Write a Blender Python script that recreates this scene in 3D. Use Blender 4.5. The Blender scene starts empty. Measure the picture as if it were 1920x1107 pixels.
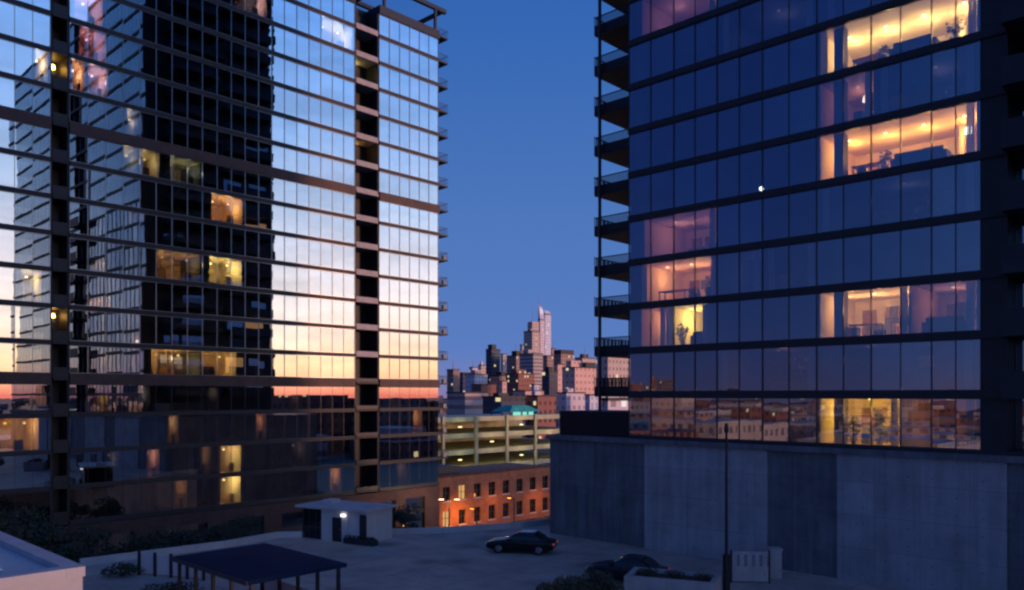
import bpy, math, random
from mathutils import Vector, Matrix
random.seed(7)
R = math.radians
C = bpy.context.scene.collection
FPX, HY, H = 1500.0, 740.0, 10.7          # focal length in photo pixels, horizon row, eye height over the deck
AX = (0.688, 0.7256)                      # street axis running away to the right
BX = (0.7256, -0.688)                     # street axis running towards us to the right
YAW = math.atan2(BX[1], BX[0])
STREET = -8.0

def loc_ba(b, a):                         # street grid -> world
    return (a*AX[0]+b*BX[0], a*AX[1]+b*BX[1])
def at(px, py, Z):                        # point of the plane Z seen along a sight line
    Y = (H-Z)*FPX/(py-HY)
    return ((px-960)/FPX*Y, Y)
def atY(px, Y): return (px-960)/FPX*Y
def zat(py, Y): return H+(HY-py)/FPX*Y

# ------------------------------------------------------------------ materials
def _new(name):
    m = bpy.data.materials.new(name); m.use_nodes = True
    nt = m.node_tree; nt.nodes.clear()
    out = nt.nodes.new('ShaderNodeOutputMaterial')
    return m, nt, out
def N(nt, t, **kw):
    n = nt.nodes.new(t)
    for k, v in kw.items():
        if hasattr(n, k) and k not in ('Scale',): setattr(n, k, v)
        else: n.inputs[k].default_value = v
    return n
def L(nt, a, b): nt.links.new(a, b)
def math_n(nt, op, a, b=None, c=None):
    n = nt.nodes.new('ShaderNodeMath'); n.operation = op
    for i, v in enumerate((a, b, c)):
        if v is None: continue
        if isinstance(v, (int, float)): n.inputs[i].default_value = v
        else: L(nt, v, n.inputs[i])
    return n.outputs[0]
def mixc(nt, fac, a, b, mode='MIX'):
    n = nt.nodes.new('ShaderNodeMix'); n.data_type = 'RGBA'; n.blend_type = mode
    for s, v in ((0, fac), (6, a), (7, b)):
        if isinstance(v, (int, float)): n.inputs[s].default_value = v
        elif isinstance(v, tuple): n.inputs[s].default_value = (*v[:3], 1)
        else: L(nt, v, n.inputs[s])
    return n.outputs[2]

def plain(name, col, rough=0.6, metal=0.0, var=0.25, scale=1.5, bump=0.15, streak=False, detail=6):
    m, nt, out = _new(name)
    p = N(nt, 'ShaderNodeBsdfPrincipled'); p.inputs['Roughness'].default_value = rough
    p.inputs['Metallic'].default_value = metal
    tc = N(nt, 'ShaderNodeTexCoord')
    src = tc.outputs['Object']
    if streak:
        mp = N(nt, 'ShaderNodeMapping'); mp.inputs['Scale'].default_value = (1, 1, .18); L(nt, src, mp.inputs[0]); src2 = mp.outputs[0]
    else: src2 = src
    no = N(nt, 'ShaderNodeTexNoise'); no.inputs['Scale'].default_value = scale; no.inputs['Detail'].default_value = detail
    no.inputs['Roughness'].default_value = .62
    L(nt, src2, no.inputs['Vector'])
    lo = tuple(c*(1-var) for c in col); hi = tuple(min(1, c*(1+var)) for c in col)
    mr = N(nt, 'ShaderNodeMapRange'); mr.inputs[1].default_value = .3; mr.inputs[2].default_value = .7
    L(nt, no.outputs[0], mr.inputs[0])
    L(nt, mixc(nt, mr.outputs[0], lo, hi), p.inputs['Base Color'])
    if bump:
        n2 = N(nt, 'ShaderNodeTexNoise'); n2.inputs['Scale'].default_value = scale*9; L(nt, src, n2.inputs['Vector'])
        b = N(nt, 'ShaderNodeBump'); b.inputs['Strength'].default_value = bump; b.inputs['Distance'].default_value = .03
        L(nt, n2.outputs[0], b.inputs['Height']); L(nt, b.outputs[0], p.inputs['Normal'])
    L(nt, p.outputs[0], out.inputs[0])
    return m

def emit(name, col, strength):
    m, nt, out = _new(name)
    e = N(nt, 'ShaderNodeEmission'); e.inputs[0].default_value = (*col, 1); e.inputs[1].default_value = strength
    L(nt, e.outputs[0], out.inputs[0]); return m

def glass(name, base_refl, tint, refl_tint=(1, 1, 1), wav=0.012):
    m, nt, out = _new(name)
    tr = N(nt, 'ShaderNodeBsdfTransparent'); tr.inputs[0].default_value = (*tint, 1)
    gl = N(nt, 'ShaderNodeBsdfAnisotropic'); gl.inputs['Roughness'].default_value = 0.0
    gl.inputs['Color'].default_value = (*refl_tint, 1)
    lw = N(nt, 'ShaderNodeLayerWeight'); lw.inputs[0].default_value = .5
    p5 = math_n(nt, 'POWER', lw.outputs['Facing'], 3.0)
    oi = N(nt, 'ShaderNodeObjectInfo')
    tc0 = N(nt, 'ShaderNodeTexCoord'); dn = N(nt, 'ShaderNodeTexNoise'); dn.inputs['Scale'].default_value = .8; dn.inputs['Detail'].default_value = 6
    L(nt, tc0.outputs['Object'], dn.inputs['Vector'])
    br_ = math_n(nt, 'ADD', math_n(nt, 'MULTIPLY_ADD', oi.outputs['Random'], base_refl*.16, base_refl*.82), math_n(nt, 'MULTIPLY', dn.outputs[0], base_refl*.2))
    fac = math_n(nt, 'ADD', br_, math_n(nt, 'MULTIPLY', p5, math_n(nt, 'SUBTRACT', 1.0, br_)))
    tc = N(nt, 'ShaderNodeTexCoord')
    no = N(nt, 'ShaderNodeTexNoise'); no.inputs['Scale'].default_value = .55; no.inputs['Detail'].default_value = 2
    L(nt, tc.outputs['Object'], no.inputs['Vector'])
    b = N(nt, 'ShaderNodeBump'); b.inputs['Strength'].default_value = 1.0; b.inputs['Distance'].default_value = wav
    L(nt, no.outputs[0], b.inputs['Height']); L(nt, b.outputs[0], gl.inputs['Normal'])
    mx = N(nt, 'ShaderNodeMixShader'); L(nt, fac, mx.inputs[0]); L(nt, tr.outputs[0], mx.inputs[1]); L(nt, gl.outputs[0], mx.inputs[2])
    L(nt, mx.outputs[0], out.inputs[0]); return m

def facade(name, wall, win, cw=3.0, ch=3.3, fw=.6, fh=.55, lit=.12, litcol=(1, .62, .28), lits=.8, strips=False):
    """wall with a grid of windows in metres of UV; some of them lit"""
    m, nt, out = _new(name)
    uv = N(nt, 'ShaderNodeUVMap')
    sep = N(nt, 'ShaderNodeSeparateXYZ'); L(nt, uv.outputs[0], sep.inputs[0])
    u = math_n(nt, 'DIVIDE', sep.outputs[0], cw); v = math_n(nt, 'DIVIDE', sep.outputs[1], ch)
    fu = math_n(nt, 'FRACT', u); fv = math_n(nt, 'FRACT', v)
    iu = math_n(nt, 'FLOOR', u); iv = math_n(nt, 'FLOOR', v)
    mu = math_n(nt, 'LESS_THAN', math_n(nt, 'ABSOLUTE', math_n(nt, 'SUBTRACT', fu, .5)), .5 if strips else fw/2)
    mv = math_n(nt, 'LESS_THAN', math_n(nt, 'ABSOLUTE', math_n(nt, 'SUBTRACT', fv, .5)), fh/2)
    geo = N(nt, 'ShaderNodeNewGeometry')
    sn = N(nt, 'ShaderNodeSeparateXYZ'); L(nt, geo.outputs['Normal'], sn.inputs[0])
    side = math_n(nt, 'LESS_THAN', math_n(nt, 'ABSOLUTE', sn.outputs[2]), .5)
    mask = math_n(nt, 'MULTIPLY', math_n(nt, 'MULTIPLY', mu, mv), side)
    cmb = N(nt, 'ShaderNodeCombineXYZ'); L(nt, iu, cmb.inputs[0]); L(nt, iv, cmb.inputs[1])
    oi = N(nt, 'ShaderNodeObjectInfo'); L(nt, oi.outputs['Random'], cmb.inputs[2])
    wn = N(nt, 'ShaderNodeTexWhiteNoise'); L(nt, cmb.outputs[0], wn.inputs[0])
    litm = math_n(nt, 'MULTIPLY', math_n(nt, 'GREATER_THAN', wn.outputs[0], 1-lit), mask)
    no = N(nt, 'ShaderNodeTexNoise'); no.inputs['Scale'].default_value = .12; no.inputs['Detail'].default_value = 5
    tc = N(nt, 'ShaderNodeTexCoord'); L(nt, tc.outputs['Object'], no.inputs['Vector'])
    wcol = mixc(nt, no.outputs[0], tuple(c*.75 for c in wall), tuple(min(1, c*1.25) for c in wall))
    p = N(nt, 'ShaderNodeBsdfPrincipled')
    L(nt, mixc(nt, mask, wcol, win), p.inputs['Base Color'])
    L(nt, math_n(nt, 'MULTIPLY_ADD', mask, -.6, .75), p.inputs['Roughness'])
    e = mixc(nt, wn.outputs[0], litcol, (litcol[0], min(1, litcol[1]*1.3), min(1, litcol[2]*1.6)))
    L(nt, e, p.inputs['Emission Color'])
    L(nt, math_n(nt, 'MULTIPLY', litm, lits), p.inputs['Emission Strength'])
    L(nt, p.outputs[0], out.inputs[0]); return m

def brick_mat(name, c1, c2, mortar, sc=1.0):
    m, nt, out = _new(name)
    uv = N(nt, 'ShaderNodeUVMap')
    br = N(nt, 'ShaderNodeTexBrick'); br.inputs['Scale'].default_value = 2.2*sc
    br.inputs['Color1'].default_value = (*c1, 1); br.inputs['Color2'].default_value = (*c2, 1); br.inputs['Mortar'].default_value = (*mortar, 1)
    br.inputs['Mortar Size'].default_value = .012
    L(nt, uv.outputs[0], br.inputs['Vector'])
    no = N(nt, 'ShaderNodeTexNoise'); no.inputs['Scale'].default_value = .7; no.inputs['Detail'].default_value = 6
    tc = N(nt, 'ShaderNodeTexCoord'); L(nt, tc.outputs['Object'], no.inputs['Vector'])
    col = mixc(nt, .55, br.outputs[0], no.outputs[0], 'OVERLAY')
    p = N(nt, 'ShaderNodeBsdfPrincipled'); p.inputs['Roughness'].default_value = .85
    L(nt, col, p.inputs['Base Color']); L(nt, p.outputs[0], out.inputs[0]); return m

def concrete_wall(name, col, var):
    """board-marked concrete: form joints, tie holes, rain streaks, blotches"""
    m, nt, out = _new(name)
    tc = N(nt, 'ShaderNodeTexCoord')
    a = N(nt, 'ShaderNodeTexNoise'); a.inputs['Scale'].default_value = .45; a.inputs['Detail'].default_value = 8; a.inputs['Roughness'].default_value = .65
    L(nt, tc.outputs['Object'], a.inputs['Vector'])
    mp = N(nt, 'ShaderNodeMapping'); mp.inputs['Scale'].default_value = (2.2, 2.2, .12); L(nt, tc.outputs['Object'], mp.inputs[0])
    s = N(nt, 'ShaderNodeTexNoise'); s.inputs['Scale'].default_value = 1.0; s.inputs['Detail'].default_value = 5; L(nt, mp.outputs[0], s.inputs['Vector'])
    w = math_n(nt, 'ADD', math_n(nt, 'MULTIPLY', a.outputs[0], .6), math_n(nt, 'MULTIPLY', s.outputs[0], .4))
    mr = N(nt, 'ShaderNodeMapRange'); mr.inputs[1].default_value = .34; mr.inputs[2].default_value = .66; L(nt, w, mr.inputs[0])
    base = mixc(nt, mr.outputs[0], tuple(c*(1-var) for c in col), tuple(c*(1+var) for c in col))
    uv = N(nt, 'ShaderNodeUVMap')
    br = N(nt, 'ShaderNodeTexBrick'); br.offset = 0; br.inputs['Scale'].default_value = 1; br.inputs['Brick Width'].default_value = 2.4
    br.inputs['Row Height'].default_value = 1.9; br.inputs['Mortar Size'].default_value = .012
    br.inputs['Color1'].default_value = (1, 1, 1, 1); br.inputs['Color2'].default_value = (.86, .86, .88, 1); br.inputs['Mortar'].default_value = (.55, .55, .55, 1)
    L(nt, uv.outputs[0], br.inputs['Vector'])
    sp_ = N(nt, 'ShaderNodeSeparateXYZ'); L(nt, uv.outputs[0], sp_.inputs[0])
    hu = math_n(nt, 'SUBTRACT', math_n(nt, 'FRACT', math_n(nt, 'DIVIDE', sp_.outputs[0], 1.2)), .5); hv = math_n(nt, 'SUBTRACT', math_n(nt, 'FRACT', math_n(nt, 'DIVIDE', sp_.outputs[1], .95)), .5)
    rd = math_n(nt, 'SQRT', math_n(nt, 'ADD', math_n(nt, 'MULTIPLY', hu, hu), math_n(nt, 'MULTIPLY', hv, hv)))
    hole = math_n(nt, 'MULTIPLY_ADD', math_n(nt, 'GREATER_THAN', rd, .035), .6, .4)
    col2 = mixc(nt, 1.0, mixc(nt, 1.0, base, br.outputs[0], 'MULTIPLY'), hole, 'MULTIPLY')
    p = N(nt, 'ShaderNodeBsdfPrincipled'); p.inputs['Roughness'].default_value = .8
    L(nt, col2, p.inputs['Base Color'])
    n2 = N(nt, 'ShaderNodeTexNoise'); n2.inputs['Scale'].default_value = 7; n2.inputs['Detail'].default_value = 5; L(nt, tc.outputs['Object'], n2.inputs['Vector'])
    b = N(nt, 'ShaderNodeBump'); b.inputs['Strength'].default_value = .35; b.inputs['Distance'].default_value = .03; L(nt, n2.outputs[0], b.inputs['Height'])
    L(nt, b.outputs[0], p.inputs['Normal']); L(nt, p.outputs[0], out.inputs[0]); return m

def leaf_mat(name, col):
    m, nt, out = _new(name)
    oi = N(nt, 'ShaderNodeTexCoord')
    no = N(nt, 'ShaderNodeTexNoise'); no.inputs['Scale'].default_value = 2.5; L(nt, oi.outputs['Object'], no.inputs['Vector'])
    p = N(nt, 'ShaderNodeBsdfPrincipled'); p.inputs['Roughness'].default_value = .6
    L(nt, mixc(nt, no.outputs[0], tuple(c*.5 for c in col), tuple(c*1.5 for c in col)), p.inputs['Base Color'])
    L(nt, p.outputs[0], out.inputs[0]); return m

M = {}
M['glass'] = glass('coated_glass', .55, (.50, .54, .58), (1, 1, 1), .0012)
M['glass_right'] = glass('blue_coated_glass', .36, (.55, .55, .55), (.80, .92, 1.0), .002)
M['pane'] = glass('clear_pane', .12, (.8, .82, .85))
M['dark'] = plain('dark_metal', (.018, .02, .026), .45, .3, .2, 2, .05)
M['mull'] = plain('mullion_metal', (.05, .055, .07), .4, .5, .1, 3, 0)
M['bandl'] = plain('slab_edge_bronze', (.022, .019, .021), .6, .1, .25, .8, .05)
M['bandthick'] = plain('sunset_red_band', (.07, .035, .03), .6, .1, .3, .8, .05)  # red-brown of the sunset on the thick bands is put into their colour
M['mull_bright'] = plain('bright_mullion', (.30, .31, .33), .3, .9, .1, 3, 0)
M['slabr'] = plain('slab_edge_dark', (.02, .021, .026), .6, 0, .25, .8, .05)
M['balc'] = plain('dark_balcony', (.007, .008, .012), .6, 0, .25, .8, .05)
M['core'] = plain('core_wall', (.12, .12, .13), .8, 0, .2, .6, 0)
M['clad'] = plain('dark_cladding', (.022, .024, .03), .55, .2, .3, .6, .05)
M['paleslab'] = plain('pale_balcony_slab', (.42, .38, .37), .7, 0, .15, 1, .05)
M['white'] = plain('white_wall', (.52, .50, .50), .7, 0, .12, .7, .05, True)
M['conc_light'] = concrete_wall('wall_concrete_light', (.37, .36, .37), .28)
M['conc_dark'] = concrete_wall('wall_concrete_dark', (.155, .16, .17), .45)
def deck_mat():
    m, nt, out = _new('deck_concrete'); p = N(nt, 'ShaderNodeBsdfPrincipled'); p.inputs['Roughness'].default_value = .75
    tc = N(nt, 'ShaderNodeTexCoord')
    a = N(nt, 'ShaderNodeTexNoise'); a.inputs['Scale'].default_value = .3; a.inputs['Detail'].default_value = 9; a.inputs['Roughness'].default_value = .68; L(nt, tc.outputs['Object'], a.inputs['Vector'])
    mr = N(nt, 'ShaderNodeMapRange'); mr.inputs[1].default_value = .32; mr.inputs[2].default_value = .68; L(nt, a.outputs[0], mr.inputs[0])
    c = mixc(nt, mr.outputs[0], (.32, .265, .23), (.56, .46, .39))
    mp = N(nt, 'ShaderNodeMapping'); mp.inputs['Rotation'].default_value = (0, 0, -YAW); L(nt, tc.outputs['Object'], mp.inputs[0])
    br = N(nt, 'ShaderNodeTexBrick'); br.offset = 0; br.inputs['Scale'].default_value = 1; br.inputs['Brick Width'].default_value = 4.2; br.inputs['Row Height'].default_value = 4.2
    br.inputs['Mortar Size'].default_value = .03; br.inputs['Color1'].default_value = (1, 1, 1, 1); br.inputs['Color2'].default_value = (.84, .84, .85, 1); br.inputs['Mortar'].default_value = (.45, .45, .45, 1)
    L(nt, mp.outputs[0], br.inputs['Vector'])
    c = mixc(nt, 1.0, c, br.outputs[0], 'MULTIPLY')
    v = N(nt, 'ShaderNodeTexVoronoi'); v.inputs['Scale'].default_value = .22; L(nt, tc.outputs['Object'], v.inputs['Vector'])
    st = N(nt, 'ShaderNodeMapRange'); st.inputs[1].default_value = .08; st.inputs[2].default_value = .3; st.inputs[3].default_value = .55; st.inputs[4].default_value = 1; L(nt, v.outputs['Distance'], st.inputs[0])
    c = mixc(nt, 1.0, c, st.outputs[0], 'MULTIPLY')
    L(nt, c, p.inputs['Base Color']); L(nt, p.outputs[0], out.inputs[0]); return m
M['deck'] = deck_mat()
M['street'] = plain('asphalt', (.05, .05, .052), .8, 0, .3, .4, .2)
M['pave'] = plain('pavement', (.2, .19, .18), .8, 0, .25, .8, .2)
M['roofblue'] = plain('roof_membrane', (.36, .40, .46), .5, 0, .15, .5, .1)
M['pale'] = plain('pale_concrete', (.46, .44, .44), .75, 0, .15, .8, .1)
M['canopy'] = plain('canopy_sheet', (.003, .017, .052), .85, 0, .25, .9, .05)
for _n in M['canopy'].node_tree.nodes:
    if _n.type == 'BSDF_PRINCIPLED': _n.inputs['Specular IOR Level'].default_value = .12
M['bark'] = plain('bark', (.05, .035, .025), .9, 0, .3, 4, .4)
M['leaf'] = leaf_mat('leaf_dark', (.018, .028, .014))
M['leaf2'] = leaf_mat('leaf_olive', (.03, .034, .012))
M['brick'] = brick_mat('orange_brick', (.34, .12, .05), (.22, .07, .03), (.3, .24, .2))
M['brickdark'] = brick_mat('dark_red_brick', (.08, .03, .026), (.05, .02, .018), (.14, .11, .1))
M['garage'] = plain('garage_concrete', (.42, .41, .27), .8, 0, .2, .5, .1, True)  # yellow tint of the lighting inside is mixed into the concrete colour
M['carpaint'] = plain('car_paint_black', (.008, .009, .012), .18, .3, .1, 1, 0)
M['carpaint2'] = plain('car_paint_navy', (.012, .016, .028), .2, .3, .1, 1, 0)
M['carglass'] = plain('car_glass', (.01, .012, .015), .04, 0, .05, 1, 0)
M['tyre'] = plain('tyre_rubber', (.012, .012, .012), .85, 0, .1, 5, .1)
M['rim'] = plain('alloy_rim', (.3, .3, .32), .3, .9, .1, 3, 0)
M['lampred'] = emit('tail_red', (1, .15, .12), .22)
M['headl'] = plain('headlight_lens', (.7, .72, .75), .1, 0, .05, 1, 0)
M['wood'] = plain('wood_furniture', (.22, .11, .05), .5, 0, .3, 4, .05)
M['fabric'] = plain('fabric_grey', (.12, .12, .14), .9, 0, .2, 6, .1)
M['fabricblue'] = plain('fabric_blue', (.05, .07, .14), .9, 0, .2, 6, .1)
M['cream'] = plain('cream_paint', (.75, .62, .42), .8, 0, .06, .6, 0)
M['orange'] = plain('apricot_paint', (.78, .54, .34), .8, 0, .08, .6, 0)
M['pinkp'] = plain('rose_paint', (.64, .42, .34), .8, 0, .1, .6, 0)
M['floorw'] = plain('oak_floor', (.28, .16, .08), .4, 0, .25, 2, 0)
M['curtain'] = plain('curtain_cloth', (.72, .66, .66), .9, 0, .15, 3, .1, True)
M['curtainpink'] = plain('rose_curtain_cloth', (.7, .42, .45), .9, 0, .15, 3, .1, True)
M['picture'] = plain('framed_print', (.1, .08, .12), .4, 0, .8, 3, 0)

# ------------------------------------------------------------------ mesh building
class MB:
    def __init__(s): s.v = []; s.f = []; s.uv = []; s.m = []; s.sm = []
    def quad(s, pts, uvs=None, mi=0, smooth=False):
        i = len(s.v); s.v += [tuple(p) for p in pts]; s.f.append(tuple(range(i, i+len(pts))))
        s.uv.append(uvs or [(0, 0)]*len(pts)); s.m.append(mi); s.sm.append(smooth); return s
    def box(s, x0, x1, y0, y1, z0, z1, mi=0, skip=''):
        x0, x1 = min(x0, x1), max(x0, x1); y0, y1 = min(y0, y1), max(y0, y1); z0, z1 = min(z0, z1), max(z0, z1)
        Q = s.quad
        if 'f' not in skip: Q([(x0,y0,z0),(x1,y0,z0),(x1,y0,z1),(x0,y0,z1)], [(x0,z0),(x1,z0),(x1,z1),(x0,z1)], mi)
        if 'b' not in skip: Q([(x1,y1,z0),(x0,y1,z0),(x0,y1,z1),(x1,y1,z1)], [(x1,z0),(x0,z0),(x0,z1),(x1,z1)], mi)
        if 'l' not in skip: Q([(x0,y1,z0),(x0,y0,z0),(x0,y0,z1),(x0,y1,z1)], [(y1,z0),(y0,z0),(y0,z1),(y1,z1)], mi)
        if 'r' not in skip: Q([(x1,y0,z0),(x1,y1,z0),(x1,y1,z1),(x1,y0,z1)], [(y0,z0),(y1,z0),(y1,z1),(y0,z1)], mi)
        if 't' not in skip: Q([(x0,y0,z1),(x1,y0,z1),(x1,y1,z1),(x0,y1,z1)], [(x0,y0),(x1,y0),(x1,y1),(x0,y1)], mi)
        if 'u' not in skip: Q([(x0,y1,z0),(x1,y1,z0),(x1,y0,z0),(x0,y0,z0)], [(x0,y1),(x1,y1),(x1,y0),(x0,y0)], mi)
        return s
    def tube(s, p0, p1, r0, r1=None, n=10, mi=0, caps=True):
        r1 = r0 if r1 is None else r1
        p0, p1 = Vector(p0), Vector(p1); d = (p1-p0).normalized()
        a = d.orthogonal().normalized(); b = d.cross(a)
        ring = lambda p, r: [tuple(p+(a*math.cos(t)+b*math.sin(t))*r) for t in [2*math.pi*k/n for k in range(n)]]
        A, B = ring(p0, r0), ring(p1, r1)
        for k in range(n): s.quad([A[k], A[(k+1) % n], B[(k+1) % n], B[k]], None, mi, True)
        if caps: s.quad(A[::-1], None, mi); s.quad(B, None, mi)
        return s
    def loft(s, rings, mi=0, caps=True, closed=True, smooth=True):
        n = len(rings[0]); i0 = len(s.v)
        for r in rings: s.v += [tuple(p) for p in r]
        for j in range(len(rings)-1):
            for k in range(n if closed else n-1):
                k2 = (k+1) % n
                s.f.append((i0+j*n+k, i0+j*n+k2, i0+(j+1)*n+k2, i0+(j+1)*n+k)); s.uv.append([(0, 0)]*4); s.m.append(mi); s.sm.append(smooth)
        if caps:
            s.f.append(tuple(i0+k for k in range(n))[::-1]); s.uv.append([(0, 0)]*n); s.m.append(mi); s.sm.append(False)
            s.f.append(tuple(i0+(len(rings)-1)*n+k for k in range(n))); s.uv.append([(0, 0)]*n); s.m.append(mi); s.sm.append(False)
        return s
    def build(s, name, mats, parent=None, **props):
        me = bpy.data.meshes.new(name); me.from_pydata(s.v, [], s.f)
        for m in (mats if isinstance(mats, (list, tuple)) else [mats]): me.materials.append(m)
        ul = me.uv_layers.new(name='UVMap')
        flat = [c for f in s.uv for p in f for c in p]
        ul.data.foreach_set('uv', flat)
        me.polygons.foreach_set('material_index', s.m); me.polygons.foreach_set('use_smooth', s.sm)
        me.update()
        o = bpy.data.objects.new(name, me); C.objects.link(o)
        if parent: o.parent = parent
        for k, v in props.items(): o[k] = v
        return o

def thing(name, label, cat, loc=(0, 0, 0), rz=0.0, group=None):
    o = bpy.data.objects.new(name, None); C.objects.link(o)
    o.location = loc; o.rotation_euler = (0, 0, rz); o['label'] = label; o['category'] = cat
    if group: o['group'] = group
    o.empty_display_size = .5
    return o
def tag(o, label, cat, group=None):
    o['label'] = label; o['category'] = cat
    if group: o['group'] = group
    return o
def copy_tree(o, parent=None):
    c = o.copy(); C.objects.link(c)
    if parent: c.parent = parent
    for ch in list(o.children): copy_tree(ch, c)
    return c

# ------------------------------------------------------------------ sky
W = bpy.data.worlds.new("World"); bpy.context.scene.world = W; W.use_nodes = True
SUN_AZ = Vector((.95, -.31, 0)).normalized()
def build_sky():
    nt = W.node_tree; nt.nodes.clear()
    out = nt.nodes.new('ShaderNodeOutputWorld'); bg = nt.nodes.new('ShaderNodeBackground')
    tc = nt.nodes.new('ShaderNodeTexCoord')
    nv = nt.nodes.new('ShaderNodeVectorMath'); nv.operation = 'NORMALIZE'; L(nt, tc.outputs['Generated'], nv.inputs[0])
    sp = nt.nodes.new('ShaderNodeSeparateXYZ'); L(nt, nv.outputs[0], sp.inputs[0])
    z = math_n(nt, 'MAXIMUM', sp.outputs[2], 0.0)
    e = math_n(nt, 'POWER', z, .5)
    fl = nt.nodes.new('ShaderNodeVectorMath'); fl.operation = 'MULTIPLY'; L(nt, nv.outputs[0], fl.inputs[0]); fl.inputs[1].default_value = (1, 1, 0)
    fn = nt.nodes.new('ShaderNodeVectorMath'); fn.operation = 'NORMALIZE'; L(nt, fl.outputs[0], fn.inputs[0])
    dt = nt.nodes.new('ShaderNodeVectorMath'); dt.operation = 'DOT_PRODUCT'; L(nt, fn.outputs[0], dt.inputs[0]); dt.inputs[1].default_value = SUN_AZ
    d = dt.outputs['Value']
    def ramp(stops):
        r = nt.nodes.new('ShaderNodeValToRGB'); cr = r.color_ramp; cr.interpolation = 'EASE'
        while len(cr.elements) > 1: cr.elements.remove(cr.elements[-1])
        cr.elements[0].position = stops[0][0]; cr.elements[0].color = (*[c*.4 for c in stops[0][1]], 1)
        for p, c in stops[1:]:
            el = cr.elements.new(p); el.color = (*[x*.4 for x in c], 1)
        cr.interpolation = 'LINEAR'
        L(nt, e, r.inputs[0]); return r.outputs[0]
    sun = ramp([(0, (1.75, .42, .32)), (.07, (2.1, .72, .45)), (.14, (2.4, 1.22, .68)), (.2, (2.45, 1.65, .95)), (.29, (2.15, 1.78, 1.55)), (.38, (1.6, 1.52, 1.7)),
                (.47, (.88, 1.13, 1.62)), (.56, (.48, .84, 1.6)), (.65, (.26, .64, 1.58)), (.8, (.08, .25, .85)), (1, (.025, .09, .38))])
    mid = ramp([(0, (.24, .19, .38)), (.12, (.19, .215, .47)), (.24, (.105, .205, .53)), (.456, (.078, .188, .503)), (.643, (.037, .137, .455)), (.8, (.025, .095, .36)), (1, (.04, .085, .3))])
    away = ramp([(0, (.11, .09, .19)), (.15, (.075, .083, .23)), (.3, (.045, .08, .27)), (.5, (.022, .058, .27)), (.65, (.017, .05, .25)), (1, (.05, .09, .3))])
    def sstep(a, b):
        mr = nt.nodes.new('ShaderNodeMapRange'); mr.interpolation_type = 'SMOOTHSTEP'
        mr.inputs[1].default_value = a; mr.inputs[2].default_value = b; L(nt, d, mr.inputs[0]); return mr.outputs[0]
    mr = nt.nodes.new('ShaderNodeMapRange'); mr.interpolation_type = 'SMOOTHSTEP'
    mr.inputs[1].default_value = -.8; mr.inputs[2].default_value = -.38; L(nt, d, mr.inputs[0])
    c1 = mixc(nt, mr.outputs[0], away, mid)
    c2 = mixc(nt, sstep(.6, .94), c1, sun)
    # thin streaks of cloud low over the sunset
    mp = nt.nodes.new('ShaderNodeMapping'); mp.inputs['Scale'].default_value = (2.2, 2.2, 26); L(nt, nv.outputs[0], mp.inputs[0])
    no = nt.nodes.new('ShaderNodeTexNoise'); no.inputs['Scale'].default_value = 1.6; no.inputs['Detail'].default_value = 5; L(nt, mp.outputs[0], no.inputs['Vector'])
    st = nt.nodes.new('ShaderNodeMapRange'); st.inputs[1].default_value = .42; st.inputs[2].default_value = .7; st.inputs[3].default_value = 1.0; st.inputs[4].default_value = .8
    L(nt, no.outputs[0], st.inputs[0])
    c3 = mixc(nt, sstep(0, .5), c2, mixc(nt, 1.0, c2, st.outputs[0], 'MULTIPLY'))
    L(nt, c3, bg.inputs[0]); bg.inputs[1].default_value = 2.5
    L(nt, bg.outputs[0], out.inputs[0])
build_sky()
sl = bpy.data.lights.new('sun', 'SUN'); sl.energy = 2.0; sl.angle = R(5); sl.color = (1, .5, .32)
so = bpy.data.objects.new('sun', sl); C.objects.link(so)
el = R(3.0); sd = Vector((SUN_AZ.x*math.cos(el), SUN_AZ.y*math.cos(el), math.sin(el)))
so.rotation_euler = sd.to_track_quat('Z', 'Y').to_euler(); so.location = (60, -20, 80)

# ------------------------------------------------------------------ camera
cam = bpy.data.cameras.new('camera'); co = bpy.data.objects.new('camera', cam); C.objects.link(co)
co.location = (0, 0, H); co.rotation_euler = (R(90), 0, 0)
cam.sensor_width = 36; cam.lens = 36*FPX/1920; cam.shift_y = (HY-553.5)/1920; cam.clip_end = 8000; cam.clip_start = .1
bpy.context.scene.camera = co
sc = bpy.context.scene
sc.view_settings.view_transform = 'Standard'; sc.view_settings.look = 'None'; sc.view_settings.exposure = 0; sc.view_settings.gamma = 1
sc.render.engine = 'CYCLES'
sc.cycles.use_denoising = True; sc.cycles.max_bounces = 8; sc.cycles.glossy_bounces = 5; sc.cycles.transparent_max_bounces = 10; sc.cycles.diffuse_bounces = 3
sc.cycles.sample_clamp_indirect = 6; sc.cycles.filter_width = 2.4; sc.cycles.caustics_reflective = False; sc.cycles.caustics_refractive = False

# ------------------------------------------------------------------ ground
MB().quad([(-4000,-4000,STREET),(4000,-4000,STREET),(4000,4000,STREET),(-4000,4000,STREET)]).build('ground', M['street'], kind='structure')

# the raised deck in front of both towers
edge = [at(40, 1080, 0), at(150, 1062, 0), at(420, 1027, 0), at(520, 1009, 0), at(700, 1004, 0), at(830, 1000, 0), at(960, 991, 0), at(1029, 983, 0)]
pod_c = loc_ba(-40.4, 46.95)
poly = edge + [pod_c, loc_ba(32, 46.95), loc_ba(32, -30), loc_ba(-45, -30), loc_ba(-60, 5)]
mb = MB(); n = len(poly)
mb.quad([(x, y, 0) for x, y in poly[::-1]])
for i in range(n):
    (x0, y0), (x1, y1) = poly[i], poly[(i+1) % n]
    mb.quad([(x0,y0,STREET-.1),(x0,y0,0),(x1,y1,0),(x1,y1,STREET-.1)])
mb.build('deck', M['deck'], kind='structure')
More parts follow.
